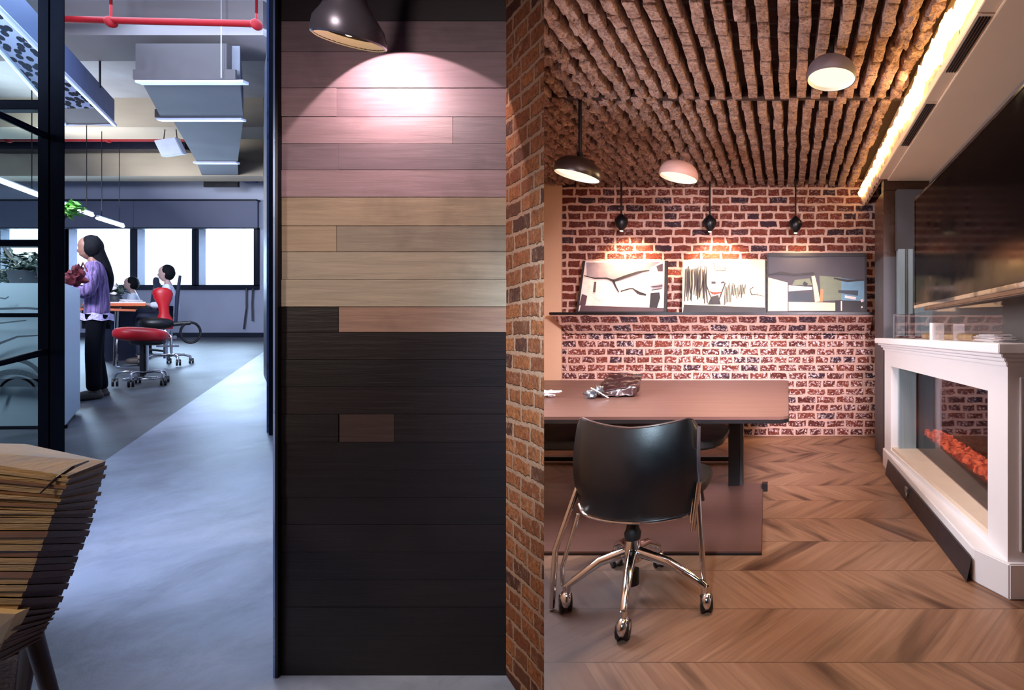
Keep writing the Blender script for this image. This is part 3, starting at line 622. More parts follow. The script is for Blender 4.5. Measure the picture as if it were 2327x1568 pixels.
def painting(name, label, x0, x1, y0, y1, d, base, frame_mat, edge, patches, strokes, mats, x0t=None, x1t=None, lean=0.05):
    """Pixel numbers give the outline; u to the right and v up are measured in picture pixels on the canvas."""
    A = X(x0, d); B = X(x1, d); zb_ = 1.506; H = (y1-y0)*d/F; k = d/F
    t_ = thing(name, ((A+B)/2, d, zb_), label, 'painting', 'paintings on the ledge')
    sk = ((x0t or x0)-x0)*k/H
    def to3(px, py, lift):     # picture pixel -> leaning canvas plane
        v = (y1-py)*k; return Vector((X(px, d)+0.0, d+v*lean-lift*1.0, zb_+v))
    m = MB(); q = [(x0, y1), (x1, y1), (x1t or x1, y0), (x0t or x0, y0)]
    m.hexa([to3(a, b, 0.0) for a, b in q], [to3(a, b, -0.02) for a, b in q]); cv = m.build('canvas', base, t_)
    m = MB()
    for i, (w_, yes) in enumerate(edge):
        if not yes: continue
        a = q[i]; b = q[(i+1) % 4]; stroke(m, [a, b], w_, 0, to3, lift=-0.025, thick=0.04)
    if m.v: m.build('frame', frame_mat, t_)
    m = MB()
    for poly, mi in patches:
        pb = [to3(a, b, 0.0008+0.0002*mi) for a, b in poly]; pt_ = [to3(a, b, 0.002+0.0006*mi) for a, b in poly]
        m.hexa(pb, pt_, mi)
    for pts, wd, mi in strokes: stroke(m, pts, wd, mi, to3, lift=0.006, thick=0.001)
    m.build('brush_strokes', mats, cv); return t_
for nm, hx in (('pw', '#d9c6c4'), ('pgrey', '#8b7a84'), ('pdark', '#1b1720'), ('pplum', '#4a3740'), ('pcream', '#e8c9a4'), ('pred', '#a8231c'), ('pblue', '#5f86a0'), ('pgreen', '#6b7360'), ('ptan', '#b07a52'), ('pnavy', '#2a3442'), ('pslate', '#3a3540')):
    M[nm] = pbr('paint_'+nm, hx, 0.6, 0, 0.12, 14, bump=0.001, bscale=60)
dp = 6.02
painting('painting', 'pale abstract painting with dark branching line on the left of the ledge', 1312, 1512, 588, 706, dp, 'pw', 'pdark',
         [(5, 1), (6, 1), (3, 0), (4, 1)],
         [([(1330, 592), (1500, 590), (1440, 625), (1400, 635), (1332, 622)], 1), ([(1316, 706), (1510, 706), (1510, 696), (1320, 690)], 3), ([(1316, 690), (1330, 690), (1334, 668), (1322, 664)], 3),
          ([(1348, 670), (1400, 635), (1396, 660), (1362, 680)], 0), ([(1475, 705), (1492, 700), (1500, 672), (1498, 660), (1478, 662)], 2), ([(1480, 645), (1505, 640), (1505, 652), (1482, 652)], 1), ([(1490, 600), (1505, 594), (1505, 612), (1494, 612)], 3)],
         [([(1326, 622), (1350, 628), (1378, 628), (1394, 634), (1420, 624), (1450, 614), (1475, 610)], [2, 3, 3, 6, 6, 5, 2], 2), ([(1392, 632), (1398, 646), (1406, 660)], [6, 4, 2], 2),
          ([(1410, 658), (1430, 652), (1440, 652)], 3, 2), ([(1438, 652), (1452, 662), (1468, 666)], [2, 7, 4], 2), ([(1352, 636), (1350, 660)], 5, 3), ([(1478, 648), (1505, 645)], 2, 2), ([(1480, 655), (1503, 652)], 2, 2)],
         ['pw', 'pgrey', 'pdark', 'pplum'], x0t=1326, x1t=1513)
st = []; random.seed(6)
for k in range(16):
    x = 1557+k*3.2; a = random.uniform(598, 612); b = random.uniform(660, 688); st.append(([(x, a), (x+random.uniform(-3, 3), (a+b)/2), (x+random.uniform(-3, 3), b)], [2, random.uniform(3, 6), 2], 2))
for k in range(14):
    x = 1648+k*3.5; a = random.uniform(640, 652); b = random.uniform(670, 694)-k*1.0; st.append(([(x, a), (x-2, b)], random.uniform(1.5, 2.6), 2))
st += [([(1604, 618), (1603, 640), (1612, 665), (1622, 690)], 2.5, 2), ([(1648, 640), (1640, 662), (1630, 690)], 3, 2), ([(1616, 640), (1626, 640)], 5, 2), ([(1638, 640), (1646, 639)], 4, 2),
       ([(1612, 660), (1622, 665), (1640, 662)], [2, 6, 3], 1), ([(1620, 592), (1625, 612), (1650, 612)], 1.5, 2), ([(1628, 606), (1634, 602), (1636, 610), (1644, 604), (1650, 610)], 1.3, 2),
       ([(1712, 650), (1704, 656), (1708, 668), (1722, 666)], 2, 2), ([(1720, 668), (1738, 671)], 1, 2)]
painting('painting', 'cream painting of a sketched face with red lips in the middle of the ledge', 1550, 1740, 588, 708, dp, 'pcream', 'pdark',
         [(0, 0), (3, 1), (0, 0), (0, 0)],
         [([(1552, 708), (1738, 708), (1738, 697), (1554, 690)], 2), ([(1608, 690), (1638, 690), (1632, 668), (1616, 672)], 2), ([(1606, 622), (1650, 620), (1646, 650), (1628, 676), (1610, 655)], 0)],
         st, ['pw', 'pred', 'pdark'])
painting('painting', 'dark banded landscape painting with blue right edge at the right of the ledge', 1744, 1968, 576, 708, dp, 'pslate', 'pdark',
         [(5, 1), (4, 1), (8, 1), (3, 1)],
         [([(1745, 705), (1790, 705), (1790, 640), (1745, 628)], 1), ([(1792, 704), (1898, 704), (1898, 686), (1792, 684)], 4), ([(1792, 684), (1845, 684), (1845, 664), (1792, 660)], 3), ([(1792, 660), (1846, 656), (1846, 650), (1792, 646)], 0),
          ([(1800, 646), (1846, 646), (1840, 630), (1806, 634)], 6), ([(1866, 682), (1912, 680), (1912, 628), (1862, 624)], 6), ([(1912, 690), (1964, 690), (1964, 634), (1912, 630)], 2), ([(1898, 706), (1966, 706), (1966, 682), (1898, 680)], 5)],
         [([(1746, 622), (1775, 618), (1805, 622), (1850, 618)], [3, 7, 5, 4], 5), ([(1848, 625), (1853, 650), (1858, 684)], [8, 10, 12], 1), ([(1868, 655), (1866, 684)], 7, 7), ([(1895, 630), (1925, 636), (1964, 634)], [3, 6, 3], 5),
          ([(1826, 640), (1834, 646)], 8, 5), ([(1912, 682), (1912, 704)], 3, 0), ([(1905, 660), (1950, 664)], [6, 12], 3), ([(1958, 678), (1960, 684)], 6, 0), ([(1958, 694), (1959, 698)], 4, 0), ([(1920, 672), (1945, 676)], 6, 0)],
         ['pw', 'pcream', 'pblue', 'pnavy', 'pcream', 'pdark', 'pgreen', 'ptan'])
# ================================================================ WALL SPOTS ON RODS
def rodspot(px, ytop, yb, label, en):
    d = 6.0; x = X(px, d); zt_ = 3.12; zk = Z(yb, d)
    t_ = thing('picture_spotlight', (x, d, zk-0.07), label, 'spotlight', 'rod spotlights on the brick wall')
    m = MB(); m.tube([(x, d, zt_), (x, d, zk+0.05)], 0.011, 10); m.ell((x, d, 3.09), (0.03, 0.03, 0.03), n=12, m=8); m.build('rod', 'black', t_, smooth=True)
    m = MB(); m.lathe([(0.012, 0.10), (0.03, 0.085), (0.06, 0.05), (0.072, 0.0), (0.06, -0.05), (0.03, -0.085), (0.02, -0.10)], (x, d, zk), 16); m.ell((x-0.05, d, zk+0.01), (0.03, 0.03, 0.05), n=10, m=8); m.ell((x+0.05, d, zk+0.01), (0.03, 0.03, 0.05), n=10, m=8)
    m.build('lamp_head', 'black', t_, smooth=True)
    m = MB(); m.lathe([(0.019, -0.101), (0.019, -0.106)], (x, d, zk), 12); m.build('bulb', 'spotem', t_)
    light('SPOT', 'picture_spot_beam', (x+0.03, d-0.16, zk-0.13), en*0.8, (1.0, 0.68, 0.38), (x+0.06, d+0.22, zk-0.62), spot_size=math.radians(105), spot_blend=0.9, shadow_soft_size=0.04)
rodspot(1412, 395, 505, 'black rod spotlight above the left painting on the brick wall', 170)
rodspot(1613, 430, 507, 'black rod spotlight above the middle painting on the brick wall', 230)
rodspot(1808, 355, 510, 'black rod spotlight above the right painting on the brick wall', 25)
# ================================================================ DOME PENDANTS
def dome(px, ybot, d, dia, mat, label, rodr, tilt, en, zc=3.12):
    x = X(px, d); z = Z(ybot, d); R = dia/2; H = R*0.78
    t_ = thing('dome_pendant', (x, d, z), label, 'pendant lamp', 'dome pendants in the brick room')
    rot = (0, tilt, 0)
    m = MB(); out = []; n = 9
    for i in range(n+1):
        a = PI/2*i/n; out.append((max(0.02, R*math.cos(a)**0.75 if a < PI/2-1e-6 else 0.02), H*(math.sin(a)**0.85)))
    m.lathe([(R*0.97, -0.012), (R, 0.0)]+out[1:]+[(0.0001, H)], (x, d, z), 48, rot=rot)
    m.f = [f for f in m.f if len(f) == 4]; m.mi = m.mi[:len(m.f)]; sh_ = m.build('lamp_shade', mat, t_, smooth=True)
    m = MB(); m.lathe([(R*0.95, -0.010), (R*0.93, 0.004), (0.85*R, 0.30*H), (0.5*R, 0.42*H), (0.0001, 0.45*H)], (x, d, z), 48, rot=rot); m.f = [f for f in m.f if len(f) == 4]; m.mi = m.mi[:len(m.f)]; m.build('inner_lining', 'lampinner', sh_, smooth=True)
    m = MB(); m.lathe([(0.0001, 0.016), (R*0.90, 0.014), (R*0.90, 0.010), (0.0001, 0.010)], (x, d, z), 40, rot=rot); m.build('diffuser', 'warmdiff', t_)
    top = Vector((x, d, z))+Euler(rot).to_matrix() @ Vector((0, 0, H))
    m = MB(); m.tube([top-Vector((0, 0, 0.01)), (top.x, d, zc)], rodr, 10); m.lathe([(0.02, 0.04), (0.028, 0.0), (0.03, -0.02)], top, 14); m.build('rod', 'black' if rodr > 0.005 else 'chromerough', t_, smooth=True)
    light('AREA', 'dome_pendant_light', Vector((x, d, z))+Euler(rot).to_matrix() @ Vector((0, 0, -0.02)), en, (1.0, 0.72, 0.42), None, shape='DISK', size=dia*0.85).rotation_euler = rot
dome(1312, 398, 3.95, 0.345, 'lampdark', 'dark brown glossy dome pendant lamp hanging near the brick pier', 0.014, 0.16, 8)
dome(1542, 402, 4.5, 0.345, 'lamppink', 'pale pinkish wooden dome pendant lamp with thin cord, second from left', 0.003, 0.12, 9)
dome(1889, 178, 3.2, 0.315, 'lampgrey', 'grey dome pendant lamp with matte shade, at right nearest the light cove', 0.010, 0.0, 9)
# cone pendant in front of the planks
def cone_pendant():
    d = 1.39; x, _, z = P(795, 92, d); k = d/F; tilt = 0.12
    t_ = thing('cone_pendant', (x, d, z), 'silver grey cone pendant lamp lighting the plank wall', 'pendant lamp'); rot = (0.18, tilt, 0)
    R = 69*k/1.03
    prof = [(R*0.95, -0.004), (R, 0.0), (R*1.0, 0.012), (R*0.93, 0.040), (R*0.75, 0.065), (R*0.52, 0.10), (R*0.40, 0.15), (R*0.33, 0.22), (R*0.28, 0.30), (0.0001, 0.32)]
    m = MB(); m.lathe(prof, (x, d, z), 48, rot=rot); m.f = [f for f in m.f if len(f) == 4]; m.mi = m.mi[:len(m.f)]
    sh_ = m.build('lamp_shade', 'lampsilver', t_, smooth=True)
    m = MB(); m.lathe([(R*0.95, -0.003), (R*0.92, 0.004), (R*0.88, 0.02)], (x, d, z), 48, rot=rot); m.f = [f for f in m.f if len(f) == 4]; m.mi = m.mi[:len(m.f)]; m.build('rim', 'lampinner', sh_, smooth=True)
    m = MB(); m.lathe([(R*0.93, 0.0), (R*0.93, 0.02), (R*0.85, 0.04), (R*0.6, 0.06), (0.0001, 0.07)], (x, d, z), 40, rot=rot); m.f = [f for f in m.f if len(f) == 4]; m.mi = m.mi[:len(m.f)]; m.build('inner_lining', 'lampinnerblack', sh_, smooth=True)
    m = MB(); c = Vector((x, d, z))+Euler(rot).to_matrix() @ Vector((-0.003, 0, 0.030)); m.ell(c, (0.017, 0.017, 0.02), n=14, m=10); m.build('bulb', 'warmbulb', t_, smooth=True)
    m = MB(); t2 = Vector((x, d, z))+Euler(rot).to_matrix() @ Vector((0, 0, 0.30)); m.tube([t2, (t2.x, d, 3.13)], 0.004, 8); m.build('cord', 'black', t_)
    src = Vector((x, 1.40, z-0.035)); u = [(Vector(P(a, b, 1.54))-src).normalized() for a, b in ((885, 121), (650, 290), (1150, 192))]
    ax = (u[0]-u[1]).cross(u[1]-u[2]).normalized(); ax = ax if ax.dot(u[0]) > 0 else -ax
    light('SPOT', 'cone_pendant_beam', src, 7.5, (1.0, 0.80, 0.80), src+ax, spot_size=2*math.acos(ax.dot(u[0])), spot_blend=0.06, shadow_soft_size=0.002)
cone_pendant()

# ================================================================ CONFERENCE TABLE
def rounded(x0, x1, y0, y1, r, corners, n=8):
    pts = []
    for i, (cx, cy, a0) in enumerate(((x1-r, y0+r, -PI/2), (x1-r, y1-r, 0), (x0+r, y1-r, PI/2), (x0+r, y0+r, PI))):
        if i in corners: pts += [(cx+r*math.cos(a0+PI/2*k/n), cy+r*math.sin(a0+PI/2*k/n)) for k in range(n+1)]
        else: pts.append((x1 if i < 2 else x0, y0 if i in (0, 3) else y1))
    return pts
def table():
    t_ = thing('conference_table', (-1.4, 4.2, 0), 'large reddish brown conference table with rounded black edge', 'table')
    m = MB(); m.prism(rounded(-2.78, 0.005, 3.07, 5.46, 0.07, (0, 1)), 0.735, 0.752); m.build('tabletop', 'tabletop', t_)
    m = MB(); m.prism(rounded(-2.78, 0.008, 3.066, 5.464, 0.07, (0, 1)), 0.712, 0.735); m.build('edge_band', 'tableedge', t_)
    m = MB(); d = 4.1; m.box(X(1655, d), X(1680, d), d, d+0.12, 0.02, 0.72, 0); m.box(X(1680, d), X(1688, d), d+0.02, d+0.11, 0.02, 0.72, 1); m.box(X(1645, d), X(1695, d), d-0.1, d+0.3, 0.69, 0.715, 0)
    m.build('leg', ['tableedge', 'greypanel'], t_, bevel=0.003)
    m = MB(); m.box(-2.3, -2.2, 4.1, 4.22, 0.02, 0.72); m.build('leg', 'tableedge', t_, bevel=0.003)
    m = MB(); m.prism([(-2.6, 2.87), (-0.148, 2.87), (-0.206, 4.18), (-2.6, 4.18)], 0.012, 0.022); m.build('base_plate', 'tabletop', t_)
    m = MB(); m.prism([(-2.6, 2.868), (-0.146, 2.868), (-0.204, 4.182), (-2.6, 4.182)], 0.001, 0.012); m.box(-0.205, -0.16, 4.02, 4.09, 0.001, 0.06); m.build('base_edge', 'tableedge', t_)
    m = MB(); m.prism(rounded(-2.6, -0.44, 3.3, 4.0, 0.18, (0, 1)), 0.50, 0.55); m.prism(rounded(-2.6, -0.47, 3.33, 3.97, 0.15, (0, 1)), 0.485, 0.50); m.build('cable_tray', 'blackplastic', t_, bevel=0.01)
    m = MB(); m.box(-2.6, -0.45, 4.9, 4.96, 0.02, 0.06); m.build('stretcher', 'tableedge', t_)
table()
def folded_bag():
    c = P(1395, 880, 4.1); t_ = thing('leather_pouch', (c[0], c[1], 0.752), 'crumpled dark brown leather pouch lying on the conference table', 'pouch')
    d = 4.1; f = lambda px, py, dd: Vector(P(px, py, dd))
    m = MB(); B = [P(1340, 893, 3.98), P(1440, 897, 4.0), P(1448, 868, 4.35), P(1385, 866, 4.35)]; B = [(x, y, 0.757) for x, y, z in B]
    T = [Vector(B[0])+Vector((0.04, 0.03, 0.035)), Vector(B[1])+Vector((0.02, 0.02, 0.08)), Vector(B[2])+Vector((0.06, -0.04, 0.15)), Vector(B[3])+Vector((0.0, -0.02, 0.16))]
    m.hexa(B, T); o = m.build('pouch_body', 'leather', t_, smooth=True)
    def wrinkle(o, cuts, amp, sc_):
        bm = bmesh.new(); bm.from_mesh(o.data); bmesh.ops.subdivide_edges(bm, edges=bm.edges, cuts=cuts, use_grid_fill=True)
        for _ in range(3): bmesh.ops.smooth_vert(bm, verts=bm.verts, factor=0.4, use_axis_x=True, use_axis_y=True, use_axis_z=True)
        zmin = min(v.co.z for v in bm.verts)
        for v in bm.verts: v.co += v.normal*amp*mnoise.noise(v.co*sc_); v.co.z = max(v.co.z, zmin)
        for f_ in bm.faces: f_.smooth = True
        bm.to_mesh(o.data); bm.free()
    wrinkle(o, 10, 0.03, 16)
    q = [Vector(p) for p in T]; m = MB(); m.tube([q[0]+Vector((0, 0, 0.0)), q[1]+Vector((0, 0, .005)), q[2], q[3]+Vector((0.02, 0, 0)), q[0]], 0.006, 8); m.build('piping', 'leather', t_, smooth=True)
    m = MB(); a = Vector(P(1342, 898, 3.92)); a.z = 0.785; m.ell(a, (0.045, 0.035, 0.032), n=14, m=10, nz=0.8, seed=3); m.ell(a+Vector((0.05, 0.05, 0.03)), (0.03, 0.03, 0.03), n=12, m=8, nz=0.8, seed=5); m.build('silver_wrap', 'silver', t_, smooth=True)
    m = MB(); m.tube([a+Vector((0.01, -0.02, 0.05)), a+Vector((0.07, -0.02, 0.02)), a+Vector((0.15, -0.03, -0.025))], [0.008, 0.006, 0.004], 8); m.build('strap', 'chromerough', t_, smooth=True)
folded_bag()
m = MB(); c = P(1250, 888, 4.0); m.ell((c[0]-0.02, c[1], 0.785), (0.075, 0.05, 0.02), n=16, m=10, nz=1.2, seed=9); tag(m.build('crumpled_tissue', 'paper', smooth=False), 'small crumpled white tissue on the left of the conference table', 'tissue')

# ================================================================ OFFICE CHAIR (front)
def office_chair():
    bx, by = -0.735, 2.40
    t_ = thing('office_chair', (bx, by, 0), 'black shell office chair on chrome castors facing the conference table', 'chair')
    d0 = 2.25
    m = MB(); NU, NV = 28, 22; grid = []
    def pt(u, v, off):           # u -1..1 across, v 0 (bottom) .. 1 (top)
        wd = 0.290-0.010*v
        x = u*wd; top = 0.862-0.030*(1-abs(u)**2)+0.012*abs(u)
        bot = 0.405+0.020*abs(u)**2*1.0
        cr = max(0.0, abs(u)-0.86)/0.14
        zt2 = top-0.055*cr**2.2; zb2 = bot+0.03*cr**2.2
        z = zb2+(zt2-zb2)*v
        y = 0.0+0.09*u*u-0.07*math.sin(v*PI)*0.6+0.05*(1-v)**2+0.10*max(0, abs(u)-0.8)
        return (x, y+off, z)
    cxs, cys = X(1430, d0), d0
    for off in (0.0, 0.016):
        for j in range(NV+1):
            for i in range(NU+1): grid.append(pt(-1+2*i/NU, j/NV, off))
    W_ = NU+1; Q = W_*(NV+1); fs = []
    for j in range(NV):
        for i in range(NU):
            a = j*W_+i; fs.append((a, a+1, a+W_+1, a+W_)); fs.append((Q+a, Q+a+W_, Q+a+W_+1, Q+a+1))
    rim = [i for i in range(W_)]+[j*W_+NU for j in range(1, NV+1)]+[NV*W_+i for i in range(NU-1, -1, -1)]+[j*W_ for j in range(NV-1, 0, -1)]
    for k in range(len(rim)): a, b = rim[k], rim[(k+1) % len(rim)]; fs.append((b, a, Q+a, Q+b))
    m.add([(x+cxs, y+cys, z) for x, y, z in grid], fs); m.build('backrest', 'shell', t_, smooth=True)
    # inner upholstery and edge trim
    m = MB(); path = [pt(-1+2*i/NU, 1.0, 0.012) for i in range(NU+1)]; m.tube([(x+cxs, y+cys+0.004, z+0.003) for x, y, z in path], 0.005, 8); m.build('top_trim', 'tabletop', t_, smooth=True)
    m = MB(); path = [pt(1.0, 1-j/NV, 0.02) for j in range(NV+1)]; m.tube([(x+cxs+0.006, y+cys+0.012, z) for x, y, z in path], 0.008, 8); m.build('side_trim', 'lampgrey', t_, smooth=True)
    m = MB(); path = [pt(-1+2*i/NU, 0.0, 0.0) for i in range(NU+1)]; m.tube([(x+cxs, y+cys, z-0.008) for x, y, z in path], 0.007, 8); m.build('bottom_rail', 'chrome', t_, smooth=True)
    # seat
    m = MB(); m.ell((bx+0.03, by+0.27, 0.49), (0.30, 0.27, 0.045), n=32, m=12, p=0.6); m.build('seat', 'blackplastic', t_, smooth=True)
    m = MB(); m.box(bx-0.12, bx+0.12, by-0.06, by+0.25, 0.40, 0.43); m.lathe([(0.036, 0.0), (0.04, 0.03), (0.03, 0.05), (0.022, 0.11)], (bx, by, 0.285), 16); m.lathe([(0.03, 0.0), (0.03, 0.07)], (bx, by, 0.07), 14)
    each(m, 'gas_column', 'blackplastic', t_, smooth=True)
    m = MB(); m.lathe([(0.018, 0.0), (0.018, 0.02)], (bx, by, 0.385), 14); m.lathe([(0.045, 0.0), (0.05, 0.02), (0.04, 0.07), (0.03, 0.10)], (bx, by, 0.185), 20); each(m, 'hub', 'chrome', t_, smooth=True)
    for k, (px, py) in enumerate(((1285, 1388), (1605, 1390), (1416, 1452), (1400, 1287), (1497, 1288))):
        x, y, z = RF(px, py); dr = Vector((x-bx, y-by, 0)); L = dr.length; dr.normalize(); sd = Vector((-dr.y, dr.x, 0))
        m = MB(); c0 = Vector((bx, by, 0.23)); c1 = Vector((x, y, 0.115))-dr*0.01
        m.tube([c0+dr*0.02, c0+dr*L*0.5+Vector((0, 0, -0.03)), c1-dr*0.03+Vector((0, 0, 0.02)), c1+Vector((0, 0, 0.0)), c1+Vector((0, 0, -0.03))], [0.026, 0.021, 0.017, 0.015, 0.014], 12); arm = m.build('base_arm', 'chrome', t_, smooth=True)
        yaw = (0.5, 0.25, 0.1, 0.6, 0.2)[k]; ax = Vector((math.cos(yaw), math.sin(yaw), 0))
        for s_ in (1,):
            m = MB(); cc = Vector((x, y, 0.040))
            for q in (-1, 1):
                b = []; c_ = cc+ax*0.017*q; R_ = Matrix.Rotation(yaw, 3, 'Z') @ Matrix.Rotation(PI/2, 3, 'Y')
                m.lathe([(0.012, -0.010), (0.034, -0.010), (0.039, -0.004), (0.039, 0.004), (0.034, 0.010), (0.012, 0.010)], c_, 24, rot=R_.to_euler())
            each(m, 'castor_wheel', 'blackplastic', arm, smooth=True)
            m = MB(); m.ell(cc+Vector((0, 0, 0.012)), (0.030, 0.046, 0.040), n=18, m=12, rot=(0, 0, yaw)); m.tube([cc+Vector((0, 0, 0.03)), cc+Vector((0, 0, 0.075))], 0.012, 10); m.build('castor_hood', 'chrome', arm, smooth=True)
    # side frame tubes
    m = MB(); m.tube([(cxs-0.262, d0+0.15, 0.62), (cxs-0.275, d0+0.12, 0.55), P(1262, 1250, 2.31), (P(1254, 1382, 2.30)[0], 2.30, 0.012)], 0.0135, 12)
    m.tube([(cxs-0.268, d0+0.10, 0.42), P(1277, 1290, 2.33), P(1279, 1330, 2.33)], 0.010, 10); m.build('side_leg', 'chrome', t_, smooth=True)
    m = MB(); m.tube([P(1575, 1205, 2.34), P(1588, 1095, 2.34), P(1584, 1092, 2.36), P(1592, 1220, 2.33), P(1603, 1345, 2.31)], 0.0135, 12); m.tube([P(1580, 1100, 2.36), P(1570, 1180, 2.36), P(1575, 1200, 2.34)], 0.006, 8); m.build('side_leg', 'chrome', t_, smooth=True)
office_chair()
def far_chair():   # seat corner of a second chair under the table, right of the front chair
    pass

# ================================================================ SLATTED WOODEN SEAT (bottom left)
def slat_seat():
    t_ = thing('slatted_wooden_stool', (-2.35, 1.35, lz(0, 1.35)), 'faceted seat of stacked wooden slats on dark legs in the bottom left corner', 'stool')
    # columns of the faceted tub, top -> bottom, pixel (x, y) and distance
    cols = [[(-330, 1010, 1.20), (-330, 1180, 1.20), (-240, 1380, 1.25), (-120, 1520, 1.30)],
            [(158, 1082, 1.20), (118, 1180, 1.21), (42, 1385, 1.245), (-15, 1512, 1.28)],
            [(245, 1048, 1.33), (212, 1180, 1.33), (135, 1380, 1.34), (92, 1452, 1.35)],
            [(60, 1008, 1.75), (40, 1160, 1.70), (20, 1340, 1.62), (10, 1440, 1.55)],
            [(-330, 1000, 1.70), (-300, 1160, 1.65), (-230, 1340, 1.60), (-120, 1450, 1.55)]]
    c3 = [[Vector(P(*q)) for q in c] for c in cols]
    def at(c, t):
        t *= 3; i = min(2, int(t)); f = t-i; return c3[c][i].lerp(c3[c][i+1], f)
    cen = lambda t: sum((at(c, t) for c in range(5)), Vector())/5
    N_ = 40; m = MB(); random.seed(21)
    for k in range(N_):
        t0, t1 = k/N_, (k+0.90)/N_; off = random.uniform(-0.004, 0.005); b, tt = [], []
        for c in range(5):
            a0, a1 = at(c, t0), at(c, t1); ce = cen(t0); dr = (a0-ce); dr.z = 0; dr.normalize(); j = off+random.uniform(-0.002, 0.002)+(0.0 if k % 2 else -0.005)
            tt.append(a0+dr*j); b.append(a1+dr*j)
        bb = len(m.v); m.v += [tuple(v) for v in b+tt]
        n = 5; m.f.append(tuple(bb+i for i in range(n))); m.mi.append(0); m.f.append(tuple(bb+n+i for i in range(n-1, -1, -1))); m.mi.append(0)
        for i in range(n): m.f.append((bb+i, bb+n+i, bb+n+(i+1) % n, bb+(i+1) % n)); m.mi.append((0 if k % 3 or k % 4 == 0 else 2) if i in (0,) else 1)
    m2 = m.build('slatted_shell', ['slat_light', 'slat_dark', 'slat_mid'], t_)
    bm = bmesh.new(); bm.from_mesh(m2.data); bmesh.ops.recalc_face_normals(bm, faces=bm.faces); bm.to_mesh(m2.data); bm.free()
    m = MB(); b, tt = [], []
    for c in range(5):
        ce0, ce1 = cen(0.02), cen(0.97); tt.append(at(c, 0.015).lerp(ce0, 0.03)); b.append(at(c, 0.985).lerp(ce1, 0.05))
    m.hexa(b, tt); o = m.build('core', 'darkwood', t_); bm = bmesh.new(); bm.from_mesh(o.data); bmesh.ops.recalc_face_normals(bm, faces=bm.faces); bm.to_mesh(o.data); bm.free()
    m = MB(); a = P(187, 1049, 1.27); m.tube([P(92, 1120, 1.195), P(130, 1085, 1.20), P(165, 1062, 1.22), P(200, 1048, 1.26)], [0.0015, 0.003, 0.004, 0.002], 6); m.build('split_fibre', 'darkwood', t_)
    m = MB(); q = [P(-60, 1392, 1.225), P(36, 1395, 1.232), P(2, 1462, 1.262), P(-60, 1480, 1.262)]; q2 = [Vector(v)+Vector((-0.01, 0.03, 0)) for v in q]; m.hexa(q, q2); m.build('pale_block', 'slat_pale', t_)
    for (a, b_) in ((P(75, 1440, 1.36), P(150, 1700, 1.36)), (P(70, 1450, 1.40), P(30, 1700, 1.45)), (P(-150, 1450, 1.4), P(-230, 1720, 1.35))):
        b2 = Vector(b_); b2.z = lz(0, b_[1]); a = Vector(a); dirv = Vector(b_)-a; tq = (b2.z-a.z)/dirv.z; m = MB(); m.tube([a, a+dirv*tq], [0.017, 0.013], 12); m.build('leg', 'darkwood', t_, smooth=True)
slat_seat()
def wicker():
    t_ = thing('wicker_basket', (X(-30, 1.43), 1.43, lz(0, 1.43)), 'grey brown woven wicker basket behind the legs of the slatted stool', 'basket')
    m = MB(); c = Vector((X(-30, 1.43), 1.43, lz(0, 1.43))); R0, R1, H = 0.055, 0.075, 0.135
    for r in range(15):
        z = 0.008+H*r/15; R_ = R0+(R1-R0)*r/15; pts = []
        for k in range(37):
            a = 2*PI*k/36; rr = R_+0.003*(1 if (k+r) % 2 else -1); pts.append(c+Vector((rr*math.cos(a), rr*math.sin(a), z)))
        m.tube(pts, 0.0052, 6)
    m.build('weave', 'wicker', t_, smooth=True)
    m = MB()
    for k in range(18):
        a = 2*PI*k/18; m.tube([c+Vector((R0*math.cos(a), R0*math.sin(a), 0.0)), c+Vector((R1*math.cos(a), R1*math.sin(a), H))], 0.005, 6)
    m.build('stakes', 'wicker', t_)
wicker()
